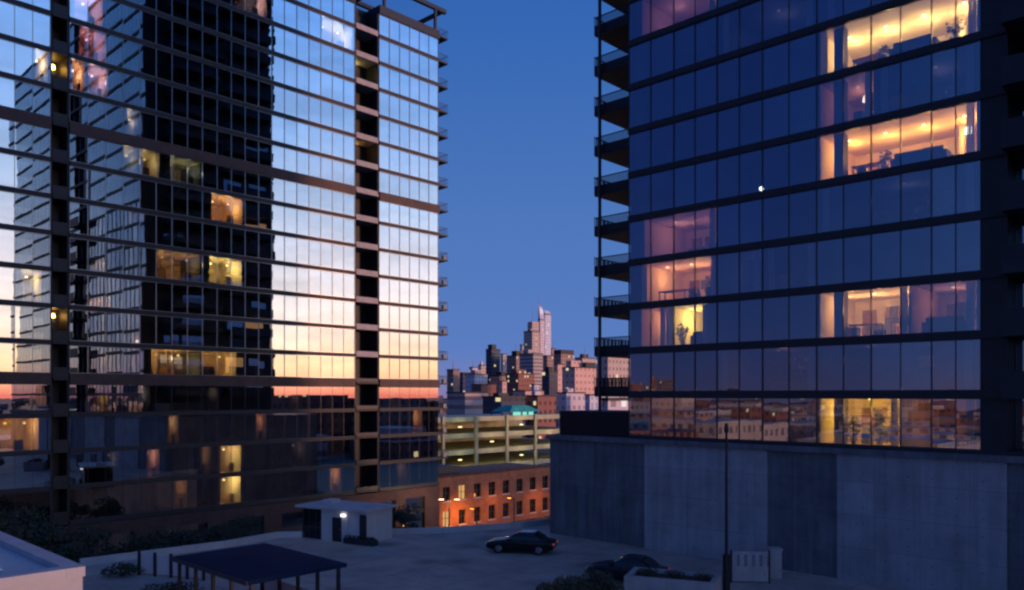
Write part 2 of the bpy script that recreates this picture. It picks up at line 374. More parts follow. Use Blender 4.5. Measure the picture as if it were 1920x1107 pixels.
# low parapet along the far rim of the deck
t = thing('parapet', 'low pale concrete parapet along the far rim of the deck', 'parapet', (edge[3][0], edge[3][1], 0))
mb = MB()
for i in range(1, len(edge)-1):
    p, q = Vector((*edge[i], 0))-t.location, Vector((*edge[i+1], 0))-t.location
    d = (q-p).normalized(); nrm = Vector((d.y, -d.x, 0))*.15
    h = .45
    ring = lambda c: [c-nrm+Vector((0,0,-.02)), c+nrm+Vector((0,0,-.02)), c+nrm+Vector((0,0,h)), c-nrm+Vector((0,0,h))]
    mb.loft([ring(p), ring(q)], smooth=False)
mb.build('upstand', M['pale'], t)

# ------------------------------------------------------------------ towers
FH = 3.1
def window(parent, name, axis, plane, u0, u1, z0, z1, panes, gmat, out_sign, sub=True, tilt=.0016, hwm=.024, fmat=None):
    """a strip of panes in the plane x=plane (axis 'x') or y=plane (axis 'y'); its frame is a sub-part"""
    mb, fr = MB(), MB()
    P = (lambda u, d, z: (plane+d, u, z)) if axis == 'x' else (lambda u, d, z: (u, plane+d, z))
    w = (u1-u0)/panes
    for k in range(panes):
        a, b = u0+k*w, u0+(k+1)*w
        t1, t2 = random.gauss(0, tilt), random.gauss(0, tilt)
        g = [P(a, -t1*w-t2*1.3, z0), P(b, t1*w-t2*1.3, z0), P(b, t1*w+t2*1.3, z1), P(a, -t1*w+t2*1.3, z1)]
        if (axis == 'x') != (out_sign > 0): g = g[::-1]
        mb.quad(g)
    for k in range(panes+1):
        u = u0+k*w; hw = hwm if 0 < k < panes else hwm*1.4
        d0, d1 = sorted((-.05*out_sign, .07*out_sign))
        lo, hi = (u-hw, u+hw)
        if k == 0: lo = u+.002
        if k == panes: hi = u-.002
        if axis == 'x': fr.box(plane+d0, plane+d1, lo, hi, z0, z1)
        else: fr.box(lo, hi, plane+d0, plane+d1, z0, z1)
    d0, d1 = sorted((-.045*out_sign, .065*out_sign))
    for lo, hi in ((z0, z0+.05), (z1-.05, z1)):
        if axis == 'x': fr.box(plane+d0, plane+d1, u0+.002, u1-.002, lo, hi)
        else: fr.box(u0+.002, u1-.002, plane+d0, plane+d1, lo, hi)
    g = mb.build(name, gmat, parent)
    if sub: fr.build('window_frame', fmat or M['mull'], g)
    return g, fr

def room_light(ro, x, y, z, col, power):
    l = bpy.data.lights.new('room_light', 'POINT'); l.energy = power; l.color = col; l.shadow_soft_size = .14
    lo = bpy.data.objects.new('room_light', l); C.objects.link(lo); lo.parent = ro; lo.location = (x, y, z)
_lampm = {}
def lampmat(col, s):
    k = (col, s)
    if k not in _lampm: _lampm[k] = emit('room_lamp', col, s)
    return _lampm[k]
def room_x(parent, plane, depth, u0, u1, z0, z1, wall, col, s, spots=2):
    """lit room behind the plane y=plane, running in +y"""
    mb = MB(); g = .03
    x0, x1, y0, y1 = u0+g, u1-g, plane+.14, plane+depth
    mb.quad([(x0,y1,z0+g),(x1,y1,z0+g),(x1,y1,z1-g),(x0,y1,z1-g)], mi=0)
    mb.quad([(x0,y0,z0+g),(x0,y1,z0+g),(x0,y1,z1-g),(x0,y0,z1-g)], mi=0)
    mb.quad([(x1,y1,z0+g),(x1,y0,z0+g),(x1,y0,z1-g),(x1,y1,z1-g)], mi=0)
    mb.quad([(x0,y0,z1-g),(x0,y1,z1-g),(x1,y1,z1-g),(x1,y0,z1-g)], mi=1)
    mb.quad([(x0,y0,z0+g),(x1,y0,z0+g),(x1,y1,z0+g),(x0,y1,z0+g)], mi=2)
    # doorway, pictures, kitchen units on the back wall
    W_ = x1-x0
    mb.box(x0+W_*.1, x0+W_*.1+.85, y1-.06, y1-.01, z0+g+.01, z0+2.05, 3)
    rr = random.Random(int(u0*10+z0*7))
    style = rr.randrange(3)
    hh = z1-z0
    if W_ > 4 and style == 0:            # kitchen along the back
        mb.box(x0+W_*.4, x0+W_*.75, y1-.6, y1-.01, z0+g+.01, z0+.9, 3)
        for q in range(5): mb.box(x0+W_*(.4+.07*q)+.02, x0+W_*(.47+.07*q)-.02, y1-.36, y1-.01, z0+1.45, z0+2.15, rr.choice((3, 4, 6)))
        mb.box(x0+W_*.3, x0+W_*.62, y1-2.4, y1-1.7, z0+g+.01, z0+.92, 6)
    elif W_ > 4:                         # shelves full of things
        for q in range(4):
            zz = z0+.5+q*.5; mb.box(x0+W_*.35, x0+W_*.62, y1-.34, y1-.01, zz, zz+.03, 3)
            for c in range(9):
                xx = x0+W_*(.355+.029*c); mb.box(xx, xx+rr.uniform(.05, .18), y1-.3, y1-.05, zz+.031, zz+rr.uniform(.15, .42), rr.choice((3, 4, 5, 6, 7)))
    for q in range(int(W_*1.1)):         # low pieces standing about the room
        xx = x0+.3+rr.random()*(W_-1.0); yy = plane+rr.uniform(1.2, depth-1.2); w2 = rr.uniform(.25, .6)
        mb.box(xx, xx+w2, yy, yy+rr.uniform(.3, .7), z0+g+.01, z0+rr.uniform(.4, 1.05), rr.choice((3, 5, 6, 7)))
    for q in range(3):
        xx = x0+W_*rr.uniform(.2, .92); w2 = rr.uniform(.4, 1.0); zq = z0+rr.uniform(1.1, 1.4); mb.box(xx, min(xx+w2, x1-.02), y1-.05-.01*q, y1-.012, zq, zq+rr.uniform(.5, .8), 5+q % 2)
    # a wall return and drawn-back curtains at the glass
    if W_ > 5: mb.box(x0+W_*.8, x0+W_*.83, y1-2.2, y1-.012, z0+g+.01, z1-g-.01, 0)
    for xx in ([x0+.02, x1-.42] if style else [x1-.5]):
        for q in range(5): mb.box(xx+q*.08, xx+q*.08+.055, plane+.2, plane+.27+.03*(q % 2), z0+g+.01, z1-g-.02, 8)
    ro = mb.build('lit_room', [wall, wall, M['floorw'], M['wood'], M['cream'], M['picture'], M['fabric'], M['fabricblue'], M['curtain']], parent)
    for k in range(spots):
        xc = x0+W_*(k+.5)/spots; lm = MB()
        lm.tube((xc, plane+depth*.35, z1-g-.09), (xc, plane+depth*.35, z1-g-.02), .09, .09, 10)
        lm.build('downlight', lampmat(tuple(min(1, c*1.15+.1) for c in col), s*.35), ro)
        room_light(ro, xc, plane+depth*.5, z1-g-.75, col, s*19*W_/8.3*4/spots*.5)
    return ro

# ---- right tower: its street front is y = 0, its left flank x = 0
rx, ry = loc_ba(-33, 46.85)
PT = H-FH                                  # podium top
RT = thing('glass_tower', 'dark blue glass tower with lit orange apartments rising above the concrete wall on the right', 'tower', (rx, ry, PT), YAW)
RL, RD, RN = 63.0, 20.5, 21
for k in range(RN+1):
    mb = MB(); z = k*FH
    mb.box(-.0, RL, -.14, RD+.14, z-.2 if k else .004, z+.2)
    mb.build('floor_slab', M['slabr'], RT)
MB().box(1.5, RL-1.5, 6.2, RD-4.5, .3, RN*FH+2.5).build('core', M['core'], RT)
RB = [(0, 3.69), (3.69, 6.93), (6.93, 10.06), (10.06, 13.48), (13.48, 16.6), (16.6, 19.74), (19.74, 22.1)]
rest, restf = MB(), MB()
for k in range(RN):
    z0, z1 = k*FH+.2, (k+1)*FH-.2
    if k <= 9:
        for a, b in RB: window(RT, 'window', 'y', 0, a, b, z0, z1, 2, M['glass_right'], -1, tilt=.004, hwm=.02)
        window(RT, 'window', 'y', 1.7, 23.3, 27.5, z0, z1, 3, M['glass_right'], -1)
def add_glass(mb, fr, axis, plane, u0, u1, z0, z1, panes, sgn, hw=.014):
    w = (u1-u0)/panes
    for j in range(panes):
        a, b = u0+j*w, u0+(j+1)*w; t1 = random.gauss(0, .0007)
        P = (lambda u, d, z: (plane+d, u, z)) if axis == 'x' else (lambda u, d, z: (u, plane+d, z))
        g = [P(a, -t1, z0), P(b, t1, z0), P(b, t1, z1), P(a, -t1, z1)]
        if (axis == 'x') != (sgn > 0): g = g[::-1]
        mb.quad(g)
        d0, d1 = sorted((-.05*sgn, .012*sgn))
        if axis == 'x': fr.box(plane+d0, plane+d1, a-hw, a+hw, z0, z1)
        else: fr.box(a-hw, a+hw, plane+d0, plane+d1, z0, z1)
for k in range(RN):
    z0, z1 = k*FH+.2, (k+1)*FH-.2
    if k > 9: add_glass(rest, restf, 'y', 0, 0, 22.1, z0, z1, 15, -1)
    add_glass(rest, restf, 'y', 0, 27.5, RL, z0, z1, 18, -1)
    add_glass(rest, restf, 'y', RD, 0, RL, z0, z1, 30, 1)
    add_glass(rest, restf, 'x', RL, 0, RD, z0, z1, 10, 1)
g = rest.build('window', M['glass_right'], RT, kind='stuff'); restf.build('window_frame', M['mull'], g)
# recessed balconies right of the glass front
rec = MB(); rec.box(22.1, 23.3, 0, 1.7, .2, RN*FH, skip=''); rec.build('pier', M['clad'], RT)
for k in range(1, 11):
    z = k*FH
    mb = MB(); mb.box(23.32, 27.45, -1.5, -.14, z-.22, z+.18); mb.box(23.32, 27.45, -1.5, -1.42, z+.18, z+1.15); mb.build('balcony', M['clad'], RT)
for x in (6.93, 13.48, 22.0, 34, 46):
    MB().box(x-.08, x+.08, .16, 6.18, .21, RN*FH-.21).build('partition_wall', M['core'], RT)
for x in (.35, 14.35, 26.2):
    MB().box(x, x+.6, .35, .95, .21, RN*FH-.21).build('column', M['core'], RT)
# left flank: dark cladding, deep balconies, one continuous post
MB().box(.02, .3, .16, RD-.16, .21, RN*FH-.21).build('flank_wall', M['clad'], RT)
for k in range(1, RN+1):
    z = k*FH
    b = MB(); b.box(-5, -.001, 2.5, 9.5, z-.17, z+.17); bo = b.build('balcony', M['balc'], RT)
    r = MB()
    r.box(-4.98, -.02, 2.51, 2.59, z+1.22, z+1.28); r.box(-4.98, -4.9, 2.6, 9.4, z+1.22, z+1.28); r.box(-4.98, -.02, 2.53, 2.57, z+.17, z+.62); r.box(-4.96, -4.92, 2.6, 9.4, z+.17, z+.62)
    for q in range(34): r.box(-4.9+q*.145, -4.84+q*.145, 2.535, 2.565, z+.62, z+1.22)
    for q in range(46): r.box(-4.955, -4.925, 2.65+q*.145, 2.71+q*.145, z+.62, z+1.22)
    r.box(-4.98, -.02, 9.42, 9.48, z+.17, z+1.2)
    for yy in (2.5, 6, 9.46): r.box(-5.02, -4.985, yy, yy+.05, z-.1, z+1.36)
    r.build('railing', M['dark'], bo)
    b = MB(); b.box(-2.2, -.001, 12, 19.5, z-.17, z+.17); b.box(-2.2, -2.13, 12, 19.5, z+.17, z+1.1); b.build('balcony', M['clad'], RT)
MB().tube((-4.25, 2.2, .01), (-4.25, 2.2, RN*FH+1), .13, n=10).build('post', M['dark'], RT)
# flank windows, some lit
for k in range(1, 14):
    for j, (a, b) in enumerate(((3, 5.5), (6, 9), (12.5, 15.5), (16, 19))):
        q_ = random.random()
        mb = MB(); mb.box(-.02, .015, a, b, k*FH+.2, k*FH+random.choice((2.3, 2.5, 2.6)))
        mb.build('flank_window', lampmat(random.choice(((1, .7, .35), (1, .55, .25), (.9, .85, .7))), .3) if q_ < .07 else M['glass_right'] if q_ < .62 else M['carglass'] if q_ < .85 else M['fabric'], RT)

# lit apartments of the right tower (storey 0 stands on the podium)
def RR(k, x0, x1, wall, col, s, spots=2, depth=5.6): return room_x(RT, 0, depth, x0, x1, k*FH+.2, (k+1)*FH-.2, wall, col, s, spots)
RR(7, 13.6, 21.9, M['cream'], (1, .68, .26), 30, 4)
RR(6, 13.6, 16.7, M['pinkp'], (1, .5, .34), 3.2, 1)
RR(5, 13.6, 21.9, M['orange'], (1, .56, .14), 28, 4)
RR(2, 13.6, 18.6, M['cream'], (1, .55, .2), 22, 3); RR(2, 18.66, 21.9, M['pinkp'], (1, .5, .35), 4, 1)
RR(0, 13.6, 18.1, M['cream'], (1, .62, .1), 24, 3)
RR(0, 18.2, 21.9, M['orange'], (1, .55, .3), 1.6, 1)
RR(4, 1.2, 6.8, M['pinkp'], (1, .48, .42), 4, 2)
RR(3, .95, 6.8, M['orange'], (1, .5, .22), 14, 3)
RR(2, .95, 3.0, M['orange'], (1, .5, .2), 12, 1); RR(2, 3.05, 6.2, M['cream'], (1, .7, .16), 36, 2)
RR(9, 1.0, 6.8, M['pinkp'], (.9, .45, .6), 2.2, 2)
RR(0, 1.2, 6.8, M['orange'], (1, .55, .35), .9, 2); RR(0, 7.1, 13.3, M['wood'], (1, .6, .4), .8, 2)
RR(8, 7.2, 13.2, M['fabric'], (.8, .7, .9), .5, 1); RR(6, 17.0, 21.8, M['fabric'], (.9, .6, .8), .7, 1); RR(3, 7.2, 9.9, M['fabric'], (.6, .8, 1), .6, 1)  # dimly lit rooms added from here on to vary the dark glass
RR(4, 13.7, 21.8, M['fabric'], (.8, .75, .9), .35, 1); RR(1, 7.1, 13.3, M['wood'], (1, .6, .5), .4, 1); RR(3, 10.3, 13.3, M['fabricblue'], (.8, .85, 1), 1.0, 1)
RR(1, 13.7, 21.8, M['fabric'], (1, .6, .6), .4, 2); RR(8, 14, 21.8, M['fabric'], (.7, .75, 1), .4, 1)
# a bare bulb in the dark flat
mb = MB()
bx, bz = 9.75, 5*FH+.55
rings = [[(bx+.13*math.sin(p)*math.cos(t), .5+.13*math.sin(p)*math.sin(t), bz-.13*math.cos(p)) for t in [2*math.pi*q/10 for q in range(10)]] for p in [.15+j*2.84/6 for j in range(7)]]
mb.loft(rings); mb.build('lamp_globe', lampmat((.95, .95, 1), 9), RT)
# drawn blinds in a few dark flats
for (k, x0, x1) in ((3, 10.1, 13.4), (6, 17, 19.6), (8, 3.8, 6.8), (4, 13.7, 16.5), (1, 19.8, 22)):
    MB().box(x0, x1, .3, .33, k*FH+1.2, (k+1)*FH-.22).build('blind', M['fabric'], RT)
# roof plant
MB().box(4, 20, 5, 15, RN*FH+.21, RN*FH+2.4).build('roof_plant', M['clad'], RT)

# ---- podium under it
PD = thing('podium_building', 'long concrete podium wall with light and dark panels under the right tower', 'podium', (rx, ry, 0), YAW)
MB().box(-7.4, 64, .1, 24, STREET-.05, PT-.35).build('podium_block', M['conc_dark'], PD)
for x0, x1, kind in ((-7.4, 1.37, 0), (1.37, 10.4, 1), (10.4, 14.7, 0), (14.7, 23.3, 1), (23.3, 30, 0), (30, 48, 1), (48, 64, 0)):
    d = -.12 if kind else -.0
    MB().box(x0+.015, x1-.015, d, .098, -.02, PT-.36).build('wall_panel', M['conc_light'] if kind else M['conc_dark'], PD)
MB().box(-7.55, 64.1, -.28, 24.1, PT-.345, PT-.002).build('coping', M['conc_dark'], PD)
for x in (-5.2, -3.7, -.9):
    MB().box(x, x+.45, -.1, -.004, .9, 3.4).build('wall_fin', M['conc_dark'], PD)

# louvred screen on the podium's end
SX, SY = loc_ba(-40.1, 47.6)
t = thing('roof_screen', 'dark louvred equipment screen on the podium roof left of the right tower', 'screen', (SX, SY, PT), YAW)
mb = MB(); mb.box(0, 6.8, .1, 5, 0, 1.85)
mb.build('enclosure', M['clad'], t)
lv = MB()
for j in range(9): lv.box(.02, 6.78, -.02, .095, .12+j*.19, .2+j*.19)
lv.build('louvre', M['dark'], t)

# ---- left tower: its front is x = 0 facing the sunset, it runs along y
lx, ly = loc_ba(-75.15, 5)
LT = thing('glass_tower', 'tall glass tower mirroring the sunset sky on the left', 'tower', (lx, ly, STREET), YAW)
LL, LD = 60.9, 22.0
ZL = lambda k: H+.43*FH+FH*k-STREET         # floor line k above the tower's foot
K0, K1 = -6, 14
REC = ((17.3, 18.8), (48.4, 51.8))
for k in range(K0, K1+1):
    th = .5 if k in (0, 7, 14) else .2
    z = ZL(k); mb = MB()
    o = .2 if k in (0, 7, 14) else .12
    # the slab is notched where the balcony stacks cut in
    ys = [-.12, REC[0][0], REC[0][1], REC[1][0], REC[1][1], LL+.12]
    for i in range(0, 6, 2): mb.box(-2.4, o, ys[i], ys[i+1], z-th, z+th)
    mb.box(-LD, -2.401, -.12, LL+.12, z-th, z+th)
    mb.build('floor_slab', M['bandthick'] if k in (0, 7) else M['bandl'] if k < 14 else M['dark'], LT)
MB().box(-LD+5, -7.2, 2, LL-2, .1, ZL(K1)+.4).build('core', M['core'], LT)
for y in (6, 12.05, 24.7, 30.6, 36.4, 42.4, 56.3):
    MB().box(-7.18, -.3, y-.08, y+.08, ZL(K0), ZL(K1)-.55).build('partition_wall', M['core'], LT)
LW = [(12, 17.3, 4)] + [(18.8+5.92*i, 18.8+5.92*(i+1), 4) for i in range(5)] + [(51.8, 60.9, 6)]
rest, restf = MB(), MB()
for k in range(K0, K1):
    z0, z1 = ZL(k)+(.5 if k in (0, 7) else .2), ZL(k+1)-(.5 if k+1 in (0, 7, 14) else .2)
    for a, b, p in LW:
        if k >= 0: window(LT, 'window', 'x', 0, a, b, z0, z1, p, M['glass'], 1, hwm=.014, fmat=M['mull_bright'])
        else: add_glass(rest, restf, 'x', 0, a, b, z0, z1, p, 1)
    add_glass(rest, restf, 'x', 0, 0, 12, z0, z1, 8, 1)
    add_glass(rest, restf, 'x', -LD, 0, LL, z0, z1, 14, -1)
    add_glass(rest, restf, 'y', LL, -LD, 0, z0, z1, 8, 1)
    add_glass(rest, restf, 'y', 0, -LD, 0, z0, z1, 8, -1)
g = rest.build('window', M['glass'], LT, kind='stuff'); restf.build('window_frame', M['mull'], g)
# the balcony stacks: dark back and cheeks, slabs and fronts coloured pale above as if sunlit, dark below
for y0, y1 in REC:
    mb = MB(); mb.box(-2.38, -2.2, y0+.1, y1-.1, ZL(K0)+.2, ZL(K1)-.55)
    mb.box(-2.2, -.06, y0+.01, y0+.16, ZL(K0)+.2, ZL(K1)-.55); mb.box(-2.2, -.06, y1-.16, y1-.01, ZL(K0)+.2, ZL(K1)-.55)
    mb.build('balcony_shaft', M['clad'], LT)
    wide = y1-y0 > 2
    for k in range(K0+1, K1):
        z = ZL(k); mb = MB()
        mb.box(-2.19, .1 if k not in (0, 7) else .18, y0+.17, y1-.17, z-.13, z+.13)
        bo = mb.build('balcony', M['paleslab'] if wide and k > 0 else M['bandl'], LT)
        r = MB(); r.box(.02, .06, y0+.18, y1-.18, z+.13, z+.5 if wide else z+1.0); r.build('balustrade', M['paleslab'] if wide and k > 0 else M['dark'], bo)
# corner balconies on the far flank
for k in range(K0+3, K1+1):
    z = ZL(k); mb = MB(); mb.box(-5, -.05, LL+.121, LL+1.7, z-.09, z+.09)
    bo = mb.build('balcony', M['clad'], LT)
    r = MB(); r.box(-.11, -.07, LL+.15, LL+1.68, z+.95, z+1.0); r.box(-4.9, -.13, LL+1.64, LL+1.68, z+.95, z+1.0)
    for q in range(12): r.box(-.10, -.08, LL+.2+q*.13, LL+.215+q*.13, z+.09, z+.95)
    for q in range(20): r.box(-.4-q*.22, -.385-q*.22, LL+1.65, LL+1.67, z+.09, z+.95)
    r.build('railing', M['dark'], bo)
    if k < 6:
        w = MB(); w.box(-.5, -.13, LL+1.0, LL+1.5, z+.091, z+.6); w.build('sunlit_rail_end', M['white'], bo)  # white box stands in for a rail end caught by the sun
MB().box(-LD+.2, -.4, LL-.32, LL-.05, .1, ZL(K1)-.55).build('flank_wall', M['clad'], LT)
# rooftop trellis
zr = ZL(K1)+.5
mb = MB()
for y in (LL-15, LL-8.2, LL-.3):
    for x in (-.35, -6.3): mb.box(x, x+.3, y-.15, y+.15, zr+.001, zr+2.6)
mb.build('trellis_post', M['dark'], LT)
mb = MB(); zt = zr+2.6
mb.box(-.45, 0, LL-16, LL+1.4, zt+.001, zt+.5); mb.box(-6.4, -5.95, LL-16, LL+1.4, zt+.001, zt+.5)
for y in (LL-15, LL-8.2, LL+.95): mb.box(-5.94, -.46, y-.2, y+.2, zt+.03, zt+.45)
mb.build('trellis_beam', M['dark'], LT)
# brick base with shop openings
mb = MB()
zb = ZL(-4)-.25
for a, b in ((18.8, 21), (24, 27), (31, 33), (37, 39), (43, 45), (48.2, 51.9), (54, 55.5), (58.5, 60.8)): mb.box(.13, .35, a, b, .01, zb)
mb.box(.13, .34, 12, LL-.11, zb-1.1, zb-.001)
mb.build('brick_base', M['brickdark'], LT)

def room_l(k, a0, a1, wall, col, s, spots=2, depth=4.6, mat=None):
    """lit room behind the left tower's front; a is measured along the street axis"""
    y0, y1 = a0-5, a1-5; z0, z1 = ZL(k)+(.5 if k in (0, 7) else .2), ZL(k+1)-(.5 if k+1 in (0, 7, 14) else .2); g = .03
    xb, xf = -depth, -.14; mb = MB()
    mb.quad([(xb,y1,z0+g),(xb,y0,z0+g),(xb,y0,z1-g),(xb,y1,z1-g)][::-1], mi=0)
    for y in (y0+g, y1-g): mb.quad([(xb,y,z0+g),(xf,y,z0+g),(xf,y,z1-g),(xb,y,z1-g)], mi=0)
    mb.quad([(xb,y0,z1-g),(xf,y0,z1-g),(xf,y1,z1-g),(xb,y1,z1-g)], mi=1)
    mb.quad([(xb,y0,z0+g),(xf,y0,z0+g),(xf,y1,z0+g),(xb,y1,z0+g)], mi=2)
    w = y1-y0
    mb.box(xb+.01, xb+.5, y0+w*.3, y0+w*.55, z0+g+.01, z0+1.6, 3)
    mb.box(-.9, -.5, y0+w*.6, y0+w*.75, z0+g+.01, z0+.9, 3)
    ro = mb.build('lit_room', [wall, wall, M['floorw'], M['wood']], LT)
    for q in range(spots):
        yc = y0+w*(q+.5)/spots; lm = MB()
        lm.tube((-1.6, yc, z1-g-.5), (-1.6, yc, z1-g-.34), .12, .08, 10); lm.build('pendant_lamp', lampmat(col, s*.6), ro)
        room_light(ro, -1.6, yc, z1-g-.7, col, s*16*w/spots*.5)
def curtain(k, a0, a1, m, d=.35):
    mb = MB(); y0, y1 = a0-5, a1-5; z0, z1 = ZL(k)+.22, ZL(k+1)-.22
    nseg = max(6, int((y1-y0)*8))
    for i in range(nseg):
        ya, yb = y0+(y1-y0)*i/nseg, y0+(y1-y0)*(i+1)/nseg
        xa, xb = -d+.05*math.sin(i*1.7), -d+.05*math.sin((i+1)*1.7)
        mb.quad([(xa,ya,z0),(xb,yb,z0),(xb,yb,z1),(xa,ya,z1)])
    mb.build('curtain', m, LT)
room_l(5, 36.6, 39.9, M['orange'], (1, .6, .25), 13)
room_l(3, 36.4, 39.8, M['cream'], (1, .74, .25), 17); room_l(3, 31.2, 36.0, M['orange'], (1, .65, .25), 4)
room_l(0, 30.8, 39.2, M['orange'], (1, .68, .22), 9, 4)
room_l(6, 28.3, 31.6, M['cream'], (1, .75, .3), 5); room_l(6, 32.5, 35.8, M['cream'], (.9, .9, .5), 2.4)
room_l(2, 20.2, 21.7, M['cream'], (1, .75, .3), 15, 1)
room_l(8, 24.0, 25.1, M['orange'], (1, .6, .4), 12, 1); room_l(8, 21.2, 22.2, M['cream'], (1, .75, .4), 16, 1)
room_l(-3, 37.5, 39.7, M['cream'], (1, .68, .25), 15, 1); room_l(-4, 37.5, 39.7, M['cream'], (1, .7, .25), 17, 1)
room_l(-3, 34.8, 36.6, M['orange'], (1, .6, .3), 1.6, 1); room_l(-3, 30.4, 31.6, M['pinkp'], (1, .6, .45), 3, 1)
room_l(-2, 17.2, 21.5, M['orange'], (1, .62, .2), 8, 3)
for k_, a_, w_, c_, s_ in ((-1, 45.2, 1.2, (1, .5, .3), 5), (-1, 58.4, 1.3, (1, .6, .3), 4), (-1, 29.6, .9, (1, .8, .6), 5), (-2, 41.3, 1.0, (1, .45, .3), 4), (-2, 62.0, 1.2, (1, .55, .25), 5),
                      (-3, 45.5, 1.6, (1, .6, .3), 2.5), (-3, 27.0, .8, (1, .7, .4), 3), (-4, 50.2, 1.2, (1, .6, .3), 4), (-4, 59.5, 1.6, (1, .5, .2), 4), (-5, 61.5, 2.2, (1, .5, .15), 6),
                      (-2, 32.4, .8, (1, .75, .5), 4), (-1, 36.2, 1.0, (1, .7, .4), 2.5), (-4, 33.0, 1.0, (1, .6, .3), 2), (-5, 57.6, 1.4, (1, .5, .15), 5)):
    room_l(k_, a_, a_+w_*1.25, M['fabric'] if k_ % 2 else M['orange'], c_, s_*.55, 1)  # small lit rooms added in place of reflected street lights
room_l(12, 39.0, 42.6, M['pinkp'], (1, .7, .7), 9); room_l(12, 49.2, 53.2, M['cream'], (1, .85, .75), 10)
room_l(10, 24.2, 26.6, M['pinkp'], (1, .55, .6), 9, 1); room_l(9, 24.6, 26.8, M['pinkp'], (1, .5, .6), 7, 1)
room_l(8, 25.3, 27, M['pinkp'], (1, .6, .6), 9, 1); room_l(7, 28.6, 30.2, M['cream'], (1, .75, .5), 6, 1)
for k, a0, a1, m in ((13, 57.2, 59.2, 'curtainpink'), (13, 61.2, 64, 'curtainpink'), (11, 62, 63.2, 'curtain'), (9, 61.5, 64.5, 'curtainpink'), (8, 62, 65, 'curtain'),
                     (10, 44.5, 47, 'curtain'), (10, 48.6, 49.3, 'curtain'), (7, 49.5, 53, 'curtainpink'), (12, 44, 46, 'curtain'), (9, 45, 46, 'curtain')):
    curtain(k, a0, a1, M[m])
# lamps on a few balconies of the stacks
for k, y, col, s in ((11, 49.6, (1, .8, .25), 5), (8, 49.6, (1, .5, .12), 5), (8, 18.05, (1, .5, .1), 9), (1, 18.05, (1, .5, .12), 8)):
    mb = MB(); z = ZL(k)+2.3; mb.tube((-2.0, y, z), (-2.0, y, z+.3), .22, .16, 10); mb.build('wall_lamp', lampmat(col, s*3), LT)


# ------------------------------------------------------------------ things on the deck
# white pavilion with a dark glazed end
p0 = at(530, 1008, 0)
PV = thing('pavilion', 'small white flat-roofed pavilion with a dark doorway at the far rim of the deck', 'pavilion', (p0[0]+1.4, 59.8, 0), R(-28))
PV.scale = (.84, .84, .84)
MB().box(2.35, 7.3, .0, 3.6, .005, 2.75).build('wall', M['white'], PV)
MB().box(.2, 2.33, .15, 3.5, .005, 2.75).build('glazing', M['carglass'], PV)
mb = MB()
for x in (.12, .9, 1.65): mb.box(x, x+.07, .02, .14, .01, 2.75)
mb.box(.2, 2.33, .03, .139, 1.0, 1.06); mb.build('glazing_frame', M['mull'], PV)
rf = MB().box(-.3, 7.6, -.45, 4.0, 2.753, 2.95).build('roof', M['pale'], PV)
MB().box(1.2, 2.3, 1.5, 2.6, 2.952, 3.3).build('roof_vent', M['white'], rf)
d = MB().box(3.6, 4.6, -.035, -.004, .01, 2.1).build('door', M['dark'], PV)
MB().box(4.45, 4.5, -.09, -.037, 1.0, 1.15).build('handle', M['rim'], d)
MB().box(6.6, 7.32, -.06, -.004, .01, 2.5).build('side_panel', M['clad'], PV)
MB().box(5.3, 5.4, -.03, -.004, .1, 2.7).build('downpipe', M['pale'], PV)
MB().box(4.7, 5.05, -.25, -.004, 2.25, 2.42).build('wall_lamp', emit('white_lamp', (.95, .95, 1), 3), PV)

tp = at(676, 1021, 0)
TR = thing('trough', 'low dark planting trough in front of the white pavilion', 'planter', (tp[0], tp[1], 0), R(-28))
mb = MB(); mb.box(-1.35, 1.35, -.3, .3, 0, .38); mb.build('box', M['clad'], TR)
# dark canopy on posts
cc = at(502, 1050, 2.8)
CN = thing('canopy', 'flat dark blue canopy roof on slim posts over the near deck', 'canopy', (cc[0]-.5, cc[1], 0), YAW)
mb = MB()
cw, cd = 3.75, 2.5
rings = [[(-cw, -cd, 2.62), (cw, -cd, 2.62), (cw, cd, 2.62), (-cw, cd, 2.62)], [(-cw, -cd, 2.8), (cw, -cd, 2.8), (cw, cd, 2.8), (-cw, cd, 2.8)],
         [(-cw+.5, -cd+.5, 2.83), (cw-.5, -cd+.5, 2.83), (cw-.5, cd-.5, 2.83), (-cw+.5, cd-.5, 2.83)], [(-1.2, -.3, 2.9), (1.2, -.3, 2.9), (1.2, .3, 2.9), (-1.2, .3, 2.9)]]
mb.loft(rings, smooth=False)
rf = mb.build('roof', M['canopy'], CN)
sm_ = MB()
for x in (-2.9, -1.45, 0, 1.45, 2.9): sm_.box(x-.03, x+.03, -cd-.02, -cd-.003, 2.63, 2.79)
sm_.box(-cw, cw, -cd-.05, -cd-.021, 2.6, 2.8)
sm_.build('fascia', M['mull'], rf)
for x in (-3.5, -1.75, 0, 1.75, 3.5):
    for y in (-2.2, 2.2):
        MB().box(x-.07, x+.07, y-.07, y+.07, .0, 2.615).build('post', M['dark'], CN)
MB().box(-3.5, 3.5, 2.28, 2.36, .02, 1.1).build('back_panel', M['white'], CN)

# pale gate posts/fence left of the canopy
f0 = at(262, 1078, 0)
FN = thing('deck_fence', 'white panel fence with dark posts left of the canopy', 'fence', (f0[0], f0[1], 0), R(-18))
MB().box(0, 4.6, 0, .1, .12, 1.25).build('panel', M['white'], FN)
for x in (.0, 1.15, 2.3, 3.45, 4.6): MB().box(x-.08, x+.08, -.09, -.004, 0, 1.4).build('post', M['dark'], FN)

